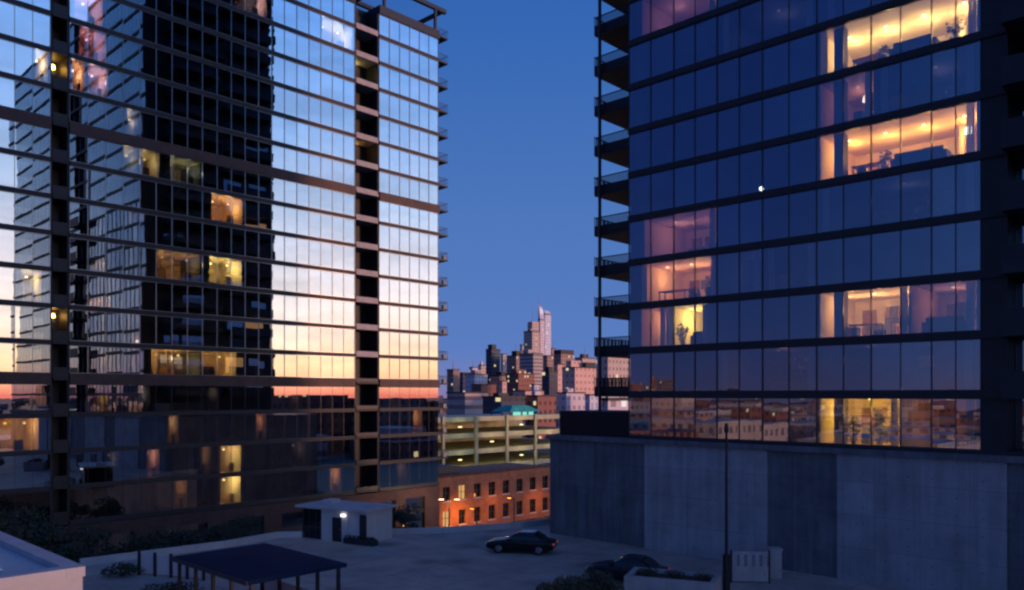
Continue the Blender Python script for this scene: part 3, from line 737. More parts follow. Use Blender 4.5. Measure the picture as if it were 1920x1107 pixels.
# stair block close on the left
k0 = at(155, 1062, 6.0)
SB = thing('stair_block', 'pale low block with a blue-grey roof in the near left corner', 'roof block', (k0[0], k0[1], 0), YAW)
MB().box(-14, 0, -12, 0, .0, 5.72).build('wall', M['pale'], SB)
rim = MB(); rim.box(-14, .05, -.42, .05, 5.725, 6.0); rim.box(-.42, .05, -12, -.425, 5.725, 6.0); rim.box(-14, -13.6, -12, -.425, 5.725, 6.0)
rim.build('roof_rim', M['pale'], SB)
rb = MB().box(-13.58, -.43, -12, -.43, 5.723, 5.83).build('roof', M['roofblue'], SB)
MB().box(-12.6, -1.6, -11, -1.5, 5.833, 5.9).build('skylight', plain('skylight_glass', (.3, .38, .5), .12, 0, .1, .8, 0), rb)

# lamp post, railing, pier, planter on the right
q = at(1362, 1107, 0)
LP = thing('lamp_post', 'tall slim dark lamp post in front of the concrete wall', 'lamp post', (atY(1362, 42.0), 42.0, 0), 0)
MB().tube((0,0,.0), (0,0,2.3), .2, .19, 12).build('base', M['dark'], LP)
MB().tube((0,0,2.3), (0,0,8.7), .08, .06, 12).build('pole', M['dark'], LP)
lh = MB(); lh.tube((0,0,8.7), (0,0,8.8), .07, .14, 12); lh.tube((0,0,8.8), (0,0,9.2), .14, .08, 12); lh.build('lamp_head', M['dark'], LP)
g0 = at(1373, 1106, 0)
RG = thing('railing', 'grey-blue gate panel with dark slots between the lamp post and the pale pier', 'gate', (atY(1373, 45.5), 45.5, 0), R(-6))
mb = MB(); W2 = 2.0; mb.box(0, W2, 0, .08, .1, .95); mb.box(0, W2, 0, .08, 1.62, 1.78)
for x in [0, .42, .84, 1.26, 1.68]: mb.box(x, x+.24, .002, .078, .95, 1.62)
mb.build('panel', M['conc_light'], RG)
for x in (-.1, W2+.02): MB().box(x, x+.08, -.02, .1, 0, 1.85).build('post', M['dark'], RG)
PR = thing('pier', 'short pale concrete pier at the end of the gate panel', 'pier', (atY(1443, 46.5), 46.5, 0), R(-8))
MB().box(0, .68, 0, .68, 0, 1.62).build('shaft', M['conc_light'], PR)
MB().box(-.05, .73, -.05, .73, 1.623, 1.74).build('cap', M['conc_light'], PR)
pl = at(1352, 1076, 1.3)
PB = thing('planter', 'long pale concrete planter beside the lamp post foot', 'planter', (pl[0], pl[1], 0), YAW+R(22))
mb = MB(); mb.box(-4.6, 0, -2.4, -2.1, 0, 1.3); mb.box(-4.6, 0, -.3, 0, 0, 1.3); mb.box(-4.6, -4.3, -2.095, -.305, 0, 1.3); mb.box(-.3, 0, -2.095, -.305, 0, 1.3)
mb.build('trough', M['conc_light'], PB)
MB().box(-4.295, -.305, -2.095, -.305, .9, 1.12).build('soil', M['bark'], PB)

# ------------------------------------------------------------------ plants
def leaves(mb, c, r, n, size, rng, flat=1.0):
    for _ in range(n):
        while True:
            v = Vector((rng.uniform(-1,1), rng.uniform(-1,1), rng.uniform(-1,1)))
            if v.length < 1: break
        v = v.normalized()*(v.length**.5)
        p = Vector(c)+Vector((v.x*r, v.y*r, v.z*r*flat))
        a = Vector((rng.gauss(0,1), rng.gauss(0,1), rng.gauss(0,1))).normalized(); b = a.orthogonal().normalized(); s = size*rng.uniform(.6, 1.4)
        mb.quad([p-a*s, p+b*s*.5, p+a*s, p-b*s*.5])
mb = MB(); rg = random.Random(8)
for q in range(7): leaves(mb, (-1.15+q*.38, 0, .45), .24, 70, .06, rg, .7)
mb.build('foliage', M['leaf'], TR)
def tree(label, x, y, z, h, cr, seed, mat='leaf', group='dark street trees below the left tower'):
    rng = random.Random(seed); t = thing('tree', label, 'tree', (x, y, z), 0, group)
    tk = MB(); fork = h*.45; tk.tube((0,0,0), (0,0,fork), .16, .11, 8)
    cr_mb = MB(); nodes = []
    for i in range(7):
        a = i*2.4+rng.uniform(-.3,.3); rr = cr*rng.uniform(.35,.75); zz = h*rng.uniform(.6,.93)
        e = (math.cos(a)*rr, math.sin(a)*rr, zz); tk.tube((0,0,fork-.2), e, .07, .02, 6); nodes.append(e)
    nodes.append((0,0,h*.92)); tk.tube((0,0,fork), (0,0,h*.92), .1, .02, 6)
    for e in nodes:
        for q in range(4):
            c = Vector(e)+Vector((rng.gauss(0,.3), rng.gauss(0,.3), rng.gauss(0,.22)))*cr*.6
            leaves(cr_mb, c, cr*rng.uniform(.2,.36), 60, .13, rng, .75)
    tk.build('trunk', M['bark'], t); cr_mb.build('crown', M[mat], t); return t
def shrub(label, x, y, r, h, seed, mat='leaf', group=None, z=0, leaf=.07, n=900):
    rng = random.Random(seed); t = thing('shrub', label, 'shrub', (x, y, z), 0, group)
    st = MB(); cm = MB()
    for i in range(9):
        a = i*2.399; rr = r*math.sqrt((i+.5)/9)*.8; zz = h*(.75-.35*(rr/r))*rng.uniform(.8,1.15)
        st.tube((math.cos(a)*.05,math.sin(a)*.05,0), (math.cos(a)*rr, math.sin(a)*rr, zz), .03, .012, 5)
        leaves(cm, (math.cos(a)*rr, math.sin(a)*rr, zz*.85), max(.25, r*.38), n//9, leaf, rng, min(1, h/r*.7))
    st.build('stem', M['bark'], st and t); cm.build('foliage', M[mat], t); return t
for i, (px, py, Y, cr, lab) in enumerate((
    (20, 958, 58, 2.6, 'dark leafy tree nearest the left edge below the glass tower'),
    (95, 978, 57, 2.3, 'dark leafy tree second from the left edge below the glass tower'),
    (175, 985, 60, 2.4, 'dark leafy tree behind the round shrub at the foot of the left tower'),
    (255, 1000, 61, 2.0, 'dark leafy tree behind the white panel fence'),
    (330, 992, 63, 2.2, 'dark leafy tree behind the left end of the dark canopy'),
    (405, 985, 66, 2.2, 'dark leafy tree between canopy and pavilion glazing'),
    (760, 955, 84, 2.0, 'dark thin tree right of the white pavilion by the street'))):
    tree(lab, atY(px, Y), Y, STREET, zat(py, Y)-STREET, cr, 20+i)
sp = at(230, 1080, 0); shrub('low dark round shrub on the deck left of the white fence', sp[0], sp[1], 1.25, .85, 3)
sp = at(318, 1122, 0); shrub('low dark round shrub in front of the white fence', sp[0], sp[1], 1.5, 1.0, 4)
sp = at(480, 1012, 0); shrub('dark clipped shrub left of the pavilion glazing', sp[0]-1, sp[1]+.3, 1.6, 2.2, 5, n=1500)
for i, (px, py, Y, r, h, lab) in enumerate((
    (1068, 1078, 37.5, 1.35, 2.1, 'big olive shrub at the bottom edge in front of the navy car'),
    (1122, 1070, 38.2, 1.2, 1.9, 'dark shrub between the olive shrub and the planter at the bottom edge'),
    (1030, 1096, 36.5, 1.0, 1.3, 'small olive shrub at the left end of the bottom shrubs'))):
    shrub(lab, atY(px, Y), Y, r, zat(py-22, Y)+.3, 40+i, 'leaf2' if i != 1 else 'leaf', n=2200)
for i in range(3):
    a = (-.8-1.45*i); lx_, ly_ = math.cos(YAW+R(22)), math.sin(YAW+R(22))
    x = pl[0]+a*lx_+1.2*ly_; y = pl[1]+a*ly_-1.2*lx_
    shrub('low dark tuft in the pale planter, %s the lamp post' % ('nearest to', 'in the middle of three from', 'farthest from')[i], x, y, .55, .5, 60+i, 'leaf', 'tufts in the planter', 1.12, .05, 350)

# ------------------------------------------------------------------ cars
def ring_rect(x, hw, z0, z1, r=.12, n=3):
    pts = []
    for cx, cz, a0 in ((hw-r, z1-r, 0), (-hw+r, z1-r, 90), (-hw+r, z0+r, 180), (hw-r, z0+r, 270)):
        for k in range(n+1):
            a = R(a0+90*k/n); pts.append((x, cx+r*math.cos(a), cz+r*math.sin(a)))
    return pts
def car(label, x, y, rz, paint, L_=4.5):
    t = thing('parked_car', label, 'car', (x, y, 0), rz, 'cars parked on the deck')
    b = MB(); h = L_/2
    b.loft([ring_rect(-h, .70, .42, .78, .1), ring_rect(-h+.12, .82, .30, .86, .14), ring_rect(-h+.7, .9, .2, .95, .16), ring_rect(-.4, .92, .18, .95, .16),
            ring_rect(.9, .91, .18, .94, .16), ring_rect(h-.7, .88, .2, .84, .16), ring_rect(h-.12, .78, .28, .72, .14), ring_rect(h, .64, .38, .62, .1)])
    b.build('body', paint, t)
    g = MB(); sec = lambda z, xa, xb, hw: [(xa, -hw*.82, z), (xa+.15, -hw, z), (xb-.2, -hw, z), (xb, -hw*.78, z), (xb, hw*.78, z), (xb-.2, hw, z), (xa+.15, hw, z), (xa, hw*.82, z)]
    g.loft([sec(.9, -1.75, 1.0, .84), sec(1.15, -1.5, .62, .77), sec(1.36, -1.15, .2, .67)], smooth=False)
    g.build('windows', M['carglass'], t)
    rf = MB(); rf.loft([sec(1.362, -1.17, .22, .68), sec(1.42, -1.0, .05, .6), sec(1.44, -.8, -.15, .45)]); rf.build('roof', paint, t)
    p = MB()
    for s in (-1, 1):
        p.loft([[(-.38,s*.845,.93),(-.30,s*.845,.93),(-.30,s*.83,.93),(-.38,s*.83,.93)], [(-.38,s*.69,1.36),(-.30,s*.69,1.36),(-.30,s*.675,1.36),(-.38,s*.675,1.36)]], smooth=False)
    p.build('pillar', paint, t)
    for sx in (-1.38, 1.38):
        for s in (-1, 1):
            w = MB(); w.tube((sx, s*.70, .33), (sx, s*.935, .33), .33, .33, 20); wo = w.build('wheel', M['tyre'], t)
            w = MB(); w.tube((sx, s*.936, .33), (sx, s*.95, .33), .21, .19, 14); w.build('rim', M['rim'], wo)
    for s in (-1, 1):
        MB().box(h-.2, h-.02, s*.42, s*.72, .55, .66).build('headlight', M['headl'], t)
        MB().box(-h-.02, -h+.12, s*.45, s*.74, .66, .78).build('tail_light', M['lampred'], t)
        MB().box(.55, .68, s*.9, s*1.05, .92, 1.05).build('mirror', paint, t)
    return t
cp = at(978, 1039, 0)
car('low black saloon car parked on the deck against the parapet', cp[0], cp[1]+.7, R(180-14), M['carpaint'], 4.7)
car('dark navy car parked behind the olive shrubs at the bottom', atY(1176, 46.2), 46.2, R(150), M['carpaint2'], 4.6)

# ------------------------------------------------------------------ street level between the towers
# orange brick building
bx0, by0 = loc_ba(-80.8, 70.5)
BB = thing('brick_building', 'orange brick building glowing under street lamps between the towers', 'building', (bx0, by0, STREET), YAW)
BLn, BH = 27.0, 7.5
cols = [1.2+2.9*i for i in range(9)]
rows = ((.9, 2.9), (4.3, 6.2))
mb = MB()
# front wall x = 0, built around its openings
mb.box(-.35, 0, 0, BLn, 0, rows[0][0]); mb.box(-.35, 0, 0, BLn, rows[0][1], rows[1][0]); mb.box(-.35, 0, 0, BLn, rows[1][1], BH)
for z0, z1 in rows:
    ys = [0]+[c for q in cols for c in (q, q+1.3)]+[BLn]
    for i in range(0, len(ys), 2): mb.box(-.35, 0, ys[i], ys[i+1], z0, z1, skip='tu')
mb.box(-13, -.351, 0, BLn, 0, BH-.3)
mb.build('wall', M['brick'], BB)
MB().box(-.45, .12, -.1, BLn+.1, BH+.002, BH+.3).build('cornice', M['brickdark'], BB)
for z0, z1 in rows:
    for i, c in enumerate(cols):
        w = MB(); w.box(-.30, -.26, c+.002, c+1.298, z0, z1); wo = w.build('window', M['carglass'] if (i*7+int(z0)) % 11 else lampmat((1, .55, .2), .7), BB)
        f = MB(); f.box(-.25, -.2, c+.6, c+.7, z0, z1); f.box(-.25, -.2, c+.002, c+1.298, (z0+z1)/2, (z0+z1)/2+.07); f.build('frame', M['mull'], wo)
        s_ = MB(); s_.box(.002, .1, c-.08, c+1.38, z0-.16, z0-.002); s_.build('sill', M['pale'], wo)
MB().box(-8, -4, 3, 8, BH-.299, BH+.9).build('roof_plant', M['clad'], BB)

def street_lamp(label, x, y, z, h, heads, col, power, rz=0):
    t = thing('street_lamp', label, 'street lamp', (x, y, z), rz, 'street lamps between the towers')
    MB().tube((0,0,0), (0,0,h), .09, .06, 8).build('pole', M['dark'], t)
    for s in heads:
        a = MB(); a.tube((0,0,h-.05), (s*.9,0,h+.12), .04, .035, 6); a.build('arm', M['dark'], t)
        b = MB(); b.box(s*.9-.32, s*.9+.32, -.14, .14, h+.06, h+.2); hd = b.build('lamp_head', M['dark'], t)
        e = MB(); e.box(s*.9-.28, s*.9+.28, -.12, .12, h-.02, h+.055); e.build('lens', emit('lens', col, 6), hd)
        l = bpy.data.lights.new('lamp_light', 'SPOT' if len(heads) == 1 else 'POINT'); l.energy = power; l.color = col; l.shadow_soft_size = .25
        lo = bpy.data.objects.new('lamp_light', l); C.objects.link(lo); lo.parent = t; lo.location = (s*.9, 0, h-.3)
        if len(heads) == 1:
            l.spot_size = R(165); l.spot_blend = 1.0; l.shadow_soft_size = .5; lo.rotation_euler = (Matrix.Rotation(-rz, 3, 'Z') @ Vector((.8*BX[0], .8*BX[1], .55))).to_track_quat('Z', 'Y').to_euler()
    return t
street_lamp('twin-headed white street lamp at the left end of the brick building', atY(842, 93), 93, STREET, zat(937, 93)-STREET, (-1, 1), (1, .7, .4), 500)
for lab_, b_, a_, h_ in (('low orange street lamp in front of the brick wall', -76.6, 74.0, 3.4), ('orange street lamp farther right along the brick wall', -76.4, 81.0, 4.2), ('orange street lamp nearest the concrete wall, by the brick building', -76.6, 90.5, 3.6)):
    q_ = loc_ba(b_, a_); street_lamp(lab_, q_[0], q_[1], STREET, h_, (1,), (1, .33, .04), 1300*(1.3 if a_ < 78 else .45), YAW+math.pi)
street_lamp('orange street lamp by the shops at the foot of the left tower', atY(775, 86), 86, STREET, zat(985, 86)-STREET, (-1,), (1, .42, .1), 900, R(30))

# parking garage
gx, gy = loc_ba(-120, 92)
GA = thing('parking_garage', 'open concrete parking garage with yellow-lit decks behind the brick building', 'garage', (gx, gy, STREET), YAW)
GL, GD = 70.0, 30.0
gh = [0, 3.4, 6.75, 10.1, 13.5]
for i, z in enumerate(gh):
    MB().box(-GD, -.3, 0, GL, z-.25 if i else .0, z+.05 if i else .04).build('floor_deck', M['garage'], GA)
    if i: MB().box(-.295, .05, 0, GL, z-.38, z+.62).build('spandrel', M['garage'], GA)
for j in range(8):
    y = 5.1+9.2*j
    MB().box(.055, .5, y-.3, y+.3, 0, 14.3).build('column', M['garage'], GA)
MB().box(-GD, -GD+.3, 0.01, GL-.01, .05, 13.2).build('rear_wall', M['garage'], GA)
lm = emit('fluorescent', (1, .8, .3), 8)
for i in range(4):
    for j in range(14):
        y = 2.5+5*j
        if (i*5+j*3) % 7 == 0: continue
        mb = MB(); mb.box(-5.5, -5.1, y-1.1, y+1.1, gh[i+1]-.36, gh[i+1]-.27); mb.build('strip_light', lm, GA)
for i in (1, 2, 3):
    for j in range(1, 6):
        y = 9.7+9.2*j; z = gh[i]+1.9
        if (i+j) % 2: continue
        mb = MB(); mb.box(.06, .5, y-.35, y+.35, z, z+.16); wl = mb.build('wall_lamp', emit('garage_lamp', (1, .9, .4), 2.5), GA)
        l = bpy.data.lights.new('lamp_light', 'POINT'); l.energy = 130; l.color = (1, .84, .36); l.shadow_soft_size = .2
        lo = bpy.data.objects.new('lamp_light', l); C.objects.link(lo); lo.parent = wl; lo.location = (2.2, y, z+.3)
# teal glowing tent on the garage roof
tx, ty = loc_ba(-121, 92+35)
TT = thing('rooftop_tent', 'teal glowing tent roof standing on the parking garage', 'tent', (tx, ty, STREET+13.55), YAW)
tm = plain('teal_cloth', (.04, .36, .30), .7, 0, .4, .6, .1); tl = emit('teal_pale', (.3, .85, .7), .95)
mb = MB(); tw, td = 10.5, 6
mb.loft([[(-td, 0, 1.3), (0, 0, 1.3), (0, tw, 1.3), (-td, tw, 1.3)], [(-td*.75, 2.4, 2.7), (-td*.25, 2.4, 2.7), (-td*.25, tw-3.2, 2.7), (-td*.75, tw-3.2, 2.7)]], smooth=False)
mb.build('tent_roof', tm, TT)
for a, b in ((.9, 3.4), (4.0, 5.4), (6.0, 7.6)):
    mb = MB(); mb.box(.01, .05, a, b, .35, 1.28); mb.build('lit_panel', tl, TT)
for y in (.1, 3.6, 7, tw-.1):
    for x in (-td+.1, -.1): MB().box(x-.08, x+.08, y-.08, y+.08, 0, 1.295).build('post', M['dark'], TT)

# ------------------------------------------------------------------ skyline
F = {  # pale walls and light windows stand in for haze over the skyline
 'brown': facade('brown_facade', (.40, .24, .19), (.12, .085, .09), 3.2, 3.6, .5, .45, .06),
 'beige': facade('beige_facade', (.62, .46, .38), (.22, .17, .17), 3.2, 3.8, .45, .45, .06),
 'dark': facade('dark_glass_facade', (.07, .075, .11), (.03, .04, .07), 3.4, 3.8, .8, .55, .04),
 'pale': facade('pale_facade', (.74, .62, .64), (.36, .31, .36), 3.4, 3.8, .5, .4, .05, (1, .8, .7), .6),
 'pink': facade('pink_facade', (.82, .48, .38), (.45, .26, .22), 4, 4.0, .5, .4, .06, (1, .62, .35), .8),
 'red': facade('red_brick_facade', (.32, .12, .09), (.08, .05, .05), 3, 3.4, .45, .45, .07),
 'white': facade('white_facade', (.72, .70, .76), (.4, .42, .55), 3, 4, .4, .7, .05, (1, .9, .85), .8),
 'ribbon': facade('ribbon_facade', (.54, .42, .39), (.15, .13, .15), 4, 3.8, .9, .45, .06, (1, .68, .4), .8, True),
}
def block(name, label, px0, ps, px1, top, Y, mat, extras=(), bottom=None):
    c = ((ps-960)/FPX*Y, Y); t0, t1 = (px0-960)/FPX, (px1-960)/FPX
    l1 = (c[0]-t0*Y)/(.7256+.688*t0); l2 = (t1*Y-c[0])/(.688-.7256*t1)
    h = zat(top, Y)-STREET
    t = thing(name, label, 'building', (c[0], c[1], STREET), YAW)
    MB().box(-l1, 0, 0, l2, 0, h).build('wall', F[mat], t)
    MB().box(-l1-.3, .3, -.3, l2+.3, h+.01, h+max(.6, Y*.0012)).build('roof', M['clad'], t)
    for e in extras:
        kind = e[0]
        if kind == 'box':                # relative footprint, height in m
            _, a0, a1, b0, b1, hh, mm = e
            z0 = h+max(.6, Y*.0012)+.01
            MB().box(-l1*(1-a0), -l1*(1-a1), l2*b0, l2*b1, z0, z0+hh).build('penthouse', F.get(mm) or M[mm], t)
        if kind == 'mast':
            _, a, b, hh = e; MB().tube((-l1*(1-a), l2*b, h), (-l1*(1-a), l2*b, h+hh), .7, .25, 6).build('mast', M['pale'], t)
        if kind == 'wedge':              # slanted crown
            _, hh = e; mb = MB(); z0 = h+max(.6, Y*.0012)+.01
            A = [(-l1,0,z0),(0,0,z0),(0,l2,z0),(-l1,l2,z0)]; B = [(-l1,0,z0+hh),(-l1,l2,z0+hh*.8)]
            mb.quad([A[0],A[1],B[0]], [(0,0),(1,0),(0,1)]); mb.quad([A[1],A[2],B[1],B[0]], [(0,0),(9,0),(9,9),(0,9)]); mb.quad([A[2],A[3],B[1]], [(0,0),(1,0),(0,1)]); mb.quad([A[3],A[0],B[0],B[1]], [(0,0),(9,0),(9,9),(0,9)])
            mb.build('slanted_crown', F['white'], t)
    return t, l1, l2, h
S = 1.0
block('skyscraper', 'slim pointed skyscraper with a needle crown, tallest in the far skyline', 1009, 1013, 1021, 600, 1100, 'pale', (('wedge', 20), ('mast', .2, .2, 34)))
block('skyscraper', 'bright pale skyscraper directly right of the pointed one', 1020, 1022, 1033, 590, 1130, 'white', (('wedge', 5),))
block('skyscraper', 'stepped beige skyscraper directly left of the pointed pale one', 982, 998, 1012, 622, 1060, 'beige', (('box', .45, 1, 0, .9, 12, 'beige'), ('mast', .8, .3, 28)))
block('office_tower', 'dark glass tower with a brown right side left of the skyline peak', 911, 922, 938, 656, 900, 'dark', (('box', .2, .9, .1, .6, 5, 'clad'),))
block('office_tower', 'slim beige tower standing beside the dark glass tower', 939, 943, 950, 665, 940, 'beige', ())
block('office_tower', 'broad brown block below the stepped skyscraper', 950, 968, 988, 668, 880, 'brown', (('box', .3, .8, .2, .7, 5, 'clad'),))
block('office_tower', 'beige block with flat top at the foot of the pointed skyscraper', 974, 1000, 1018, 664, 820, 'ribbon', (('box', .1, .5, .2, .8, 4, 'beige'),))
block('office_tower', 'narrow brown block right of the pointed skyscraper', 1018, 1026, 1038, 668, 800, 'brown', ())
block('office_tower', 'brown tower with dark flat roof left of the pink building', 1038, 1052, 1076, 664, 700, 'brown', (('box', 0, 1, 0, 1, 3, 'clad'),))
block('apartment_building', 'large pink building glowing in the dusk beside the right tower balconies', 1054, 1078, 1124, 690, 480, 'pink', (('box', .1, .5, .1, .5, 4, 'pink'), ('box', .6, .9, .5, .9, 3, 'clad')))
block('apartment_building', 'dark bluish block in front of the beige office block', 1016, 1030, 1046, 698, 520, 'dark', (('box', .2, .7, .2, .7, 3, 'clad'),))
block('apartment_building', 'pale low block under the pink building', 1046, 1062, 1097, 738, 330, 'pale', (('box', .2, .5, .3, .6, 1.5, 'pale'),))
block('apartment_building', 'small white block right of the pale low block', 1097, 1106, 1132, 742, 320, 'white', ())
block('apartment_building', 'pale lit building seen between the balconies and the glass front of the right tower', 1128, 1140, 1190, 752, 150, 'pale', (('box', .1, .6, .1, .5, 1.2, 'pale'),))
block('apartment_building', 'greenish beige block behind the lower balconies of the right tower', 1118, 1140, 1186, 668, 420, 'beige', ())
block('apartment_building', 'red brick block under the broad brown block', 948, 972, 1002, 702, 600, 'red', (('box', .2, .6, .2, .8, 3, 'red'),))
block('apartment_building', 'pale pink low block below the red brick block', 962, 985, 1020, 734, 420, 'pink', ())
block('apartment_building', 'brown block under the slim beige tower', 918, 936, 957, 706, 640, 'brown', (('box', .3, .9, .3, .8, 3, 'clad'),))
block('apartment_building', 'lavender-grey low block left of the dark glass tower', 872, 890, 914, 703, 620, 'pale', (('box', .4, .8, .2, .7, 3, 'beige'),))
block('apartment_building', 'brown low tower nearest the right edge of the left glass tower', 838, 850, 862, 694, 660, 'brown', (('mast', .5, .5, 9),))
block('apartment_building', 'dark low block second from the edge of the left glass tower', 858, 868, 882, 700, 700, 'dark', ())
block('apartment_building', 'red roofed low block in front of the lavender-grey one', 884, 902, 930, 722, 460, 'red', ())
block('apartment_building', 'dark wide low block with a pale top left of the teal tent', 838, 872, 915, 738, 340, 'ribbon', ())
block('apartment_building', 'dark grey low block directly behind the teal tent', 905, 940, 985, 746, 300, 'dark', (('box', .3, .6, .2, .6, 1.2, 'clad'),))
block('apartment_building', 'grey brown low block between teal tent and podium screen', 985, 1008, 1042, 744, 310, 'red', (('box', .2, .5, .2, .5, 1.5, 'pale'),))
for args in (
 ('office_tower', 'thin mauve tower rising between the dark glass tower and the stepped skyscraper', 962, 966, 973, 660, 1200, 'pale', (('mast', .5, .5, 16),)),
 ('office_tower', 'small pale tower half hidden by the stepped skyscraper', 975, 979, 986, 648, 1250, 'beige', ()),
 ('office_tower', 'thin rose tower just right of the bright pale skyscraper', 1032, 1036, 1043, 655, 1200, 'pink', (('mast', .5, .4, 14),)),
 ('office_tower', 'low beige tower left of the dark glass tower on the skyline', 897, 902, 911, 686, 1000, 'beige', (('box', .2, .7, .2, .7, 4, 'pale'),)),
 ('office_tower', 'mauve slab beside the brown low tower at the left end of the skyline', 880, 886, 896, 690, 980, 'pale', (('mast', .3, .5, 10),)),
 ('office_tower', 'rose coloured stub tower under the brown tower with the dark roof', 1040, 1046, 1056, 684, 620, 'pink', ()),
 ('office_tower', 'flat beige block topping the right end of the skyline behind the pink building', 1078, 1092, 1116, 672, 900, 'beige', (('box', .3, .6, .2, .7, 4, 'clad'), ('mast', .8, .3, 12))),
 ('apartment_building', 'small rose block wedged under the slim beige tower', 936, 942, 950, 716, 560, 'pink', ()),
 ('apartment_building', 'tiny white block above the teal tent', 996, 1002, 1012, 722, 480, 'white', ()),
): block(*args)
# the rest of the city, one far mass: behind the towers and all round
rng = random.Random(99); mbs = [MB(), MB(), MB(), MB()]
def cityblock(x, y, w, d, h, i):
    mb = MB(); m2 = mbs[i]; ca, sa = math.cos(YAW), math.sin(YAW)
    mb.box(-w/2, w/2, -d/2, d/2, 0, h)
    mb.v = [(x+px*ca-py*sa, y+px*sa+py*ca, pz+STREET) for px, py, pz in mb.v]
    off = len(m2.v); m2.v += mb.v; m2.f += [tuple(q+off for q in f) for f in mb.f]; m2.uv += mb.uv; m2.m += mb.m; m2.sm += mb.sm
for q in range(7): cityblock(150+q*9, 20+q*26, 24, 24, 15.5+(q*7 % 4), q % 2)  # added row out of view, shades brick building and deck from low sun
for _ in range(900):
    ang = rng.uniform(-math.pi, math.pi); dist = rng.uniform(130, 1500)
    x, y = dist*math.cos(ang), dist*math.sin(ang)
    px = 960+FPX*x/y if y > 50 else None
    if px is not None and 780 < px < 1250: 
        if y < 340: continue
        h = rng.uniform(8, 8+.010*y)
    elif px is not None and -200 < px < 2100 and y < 260: continue
    elif px is not None and 1250 <= px < 1900 and y < 300: continue
    elif x > 60 and abs(y) < x*1.1: h = rng.uniform(4, 9)
    else: h = rng.uniform(6, 13)+ (rng.random() < .12)*dist*.025
    cityblock(x, y, rng.uniform(14, 34), rng.uniform(14, 34), h, rng.randrange(4))
for mb, k in zip(mbs, ('brown', 'red', 'ribbon', 'beige')): mb.build('distant_city', F[k], kind='stuff')

# ------------------------------------------------------------------ furniture in the lit flats (right tower coordinates)
def rt(x, y, k): 
    c, s = math.cos(YAW), math.sin(YAW)
    return (rx+x*c-y*s, ry+x*s+y*c, PT+k*FH+.232)
def sofa(label, x, y, k, w, mat):
    t = thing('sofa', label, 'sofa', rt(x, y, k), YAW+math.pi)
    MB().box(-w/2+.2, w/2-.2, -.42, .3, .1, .44).build('seat', M[mat], t)
    MB().box(-w/2+.2, w/2-.2, .305, .5, .1, .86).build('backrest', M[mat], t)
    for s in (-1, 1): MB().box(s*(w/2-.195), s*w/2, -.42, .5, .02, .62).build('armrest', M[mat], t)
    for s in (-.5, .5): MB().loft([[(s*w*.4-.22,.05,.45),(s*w*.4+.22,.05,.45),(s*w*.4+.22,.2,.45),(s*w*.4-.22,.2,.45)], [(s*w*.4-.24,.0,.65),(s*w*.4+.24,.0,.65),(s*w*.4+.24,.26,.65),(s*w*.4-.24,.26,.65)], [(s*w*.4-.2,.15,.9),(s*w*.4+.2,.15,.9),(s*w*.4+.2,.29,.9),(s*w*.4-.2,.29,.9)]]).build('cushion', M['white'], t)
def floor_lamp(label, x, y, k, col=(1, .85, .6), s=10):
    t = thing('floor_lamp', label, 'lamp', rt(x, y, k), 0)
    MB().tube((0,0,0), (0,0,.03), .16, .14, 14).build('base', M['dark'], t); MB().tube((0,0,.03), (0,0,1.4), .015, .015, 6).build('pole', M['dark'], t)
    MB().tube((0,0,1.35), (0,0,1.68), .22, .15, 14, caps=False).build('lamp_shade', lampmat(col, s), t)
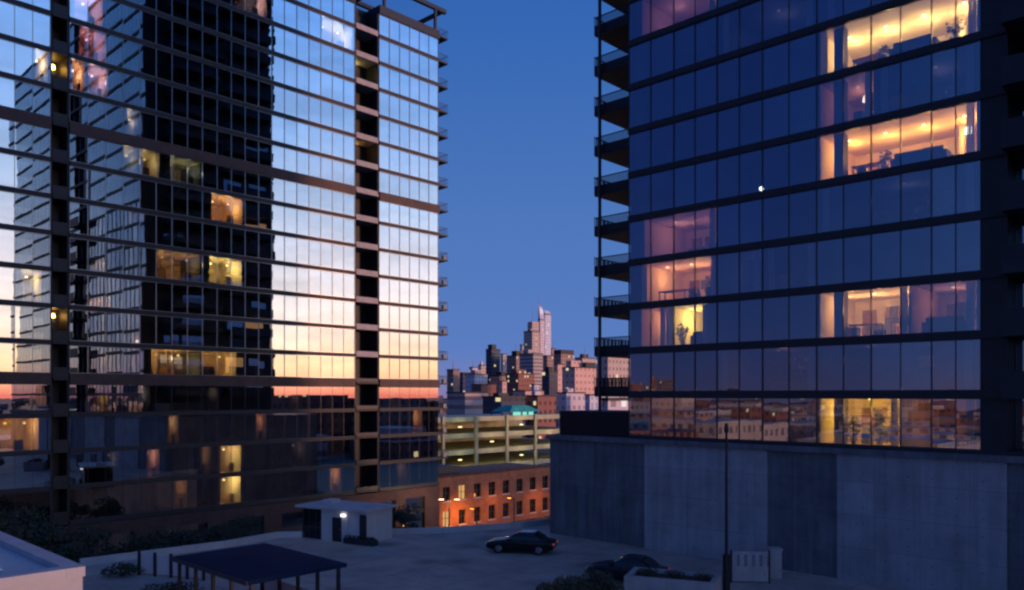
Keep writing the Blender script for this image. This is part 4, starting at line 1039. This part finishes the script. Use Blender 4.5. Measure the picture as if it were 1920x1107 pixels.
def plant(label, x, y, k, h, seed):
    t = thing('potted_plant', label, 'plant', rt(x, y, k), 0); r_ = random.Random(seed)
    MB().tube((0,0,0), (0,0,.4), .17, .22, 12).build('pot', M['white'], t)
    f = MB()
    for i in range(6): leaves(f, (r_.gauss(0,.14), r_.gauss(0,.14), .5+(h-.6)*(i+.5)/6), .26, 40, .1, r_)
    f.build('foliage', M['leaf'], t); MB().tube((0,0,.4), (0,0,h*.7), .02, .012, 5).build('stem', M['bark'], t)
def table(label, x, y, k, w=1.6):
    t = thing('dining_table', label, 'table', rt(x, y, k), YAW)
    MB().box(-w/2, w/2, -.42, .42, .71, .75).build('tabletop', M['wood'], t)
    for sx in (-1, 1):
        for sy in (-1, 1): MB().box(sx*(w/2-.1)-.03, sx*(w/2-.1)+.03, sy*.34-.03, sy*.34+.03, 0, .708).build('leg', M['wood'], t)
sofa('grey sofa by the window of the cream lit flat at the top right', 18.6, 1.0, 7, 2.4, 'fabric')
plant('leafy pot plant near the pier in the cream lit top right flat', 20.6, .9, 7, 1.3, 1); table('wooden table at the left window of the cream lit top right flat', 16, 1.3, 7)
plant('bushy pot plant at the sill left of the grey sofa', 17.0, .8, 7, 1.0, 2)
sofa('blue sofa along the window of the orange lit flat', 18.9, 1.0, 5, 2.9, 'fabricblue'); floor_lamp('white floor lamp at the right end of the orange lit flat', 21.3, 1.0, 5, (1, .9, .75), 14)
table('wooden table at the left window of the orange lit flat', 15.9, 1.4, 5); plant('pot plant left of the blue sofa', 17.0, .9, 5, 1.2, 3)
plant('pot plant in front of the bright wall in the two-tone flat on the lower right', 18.25, .8, 2, 1.1, 4); table('table in the left half of the lower right two-tone flat', 15.9, 1.2, 2, 1.8); sofa('grey sofa in the dim half of the lower right two-tone flat', 20.2, 1.0, 2, 2.2, 'fabric')
plant('broad pot plant in the yellow lit flat on the podium', 15.3, .9, 0, 1.5, 5); plant('tall pot plant right of the broad one in the yellow lit flat', 16.7, 1.0, 0, 1.8, 6)
sofa('blue armchair sofa in the yellow lit flat near the left corner', 5.3, 1.0, 2, 1.3, 'fabricblue'); plant('pot plant in the yellow lit flat near the left corner', 3.9, .8, 2, 1.4, 7)
table('long table in the peach lit flat near the left corner', 3.0, 1.2, 3, 2.2); floor_lamp('small floor lamp in the peach lit flat near the left corner', 6.2, 1.3, 3, (1, .8, .6), 6)
floor_lamp('dim floor lamp in the dark purple flat between the two bright ones', 15.9, 1.2, 6, (1, .75, .6), 4)
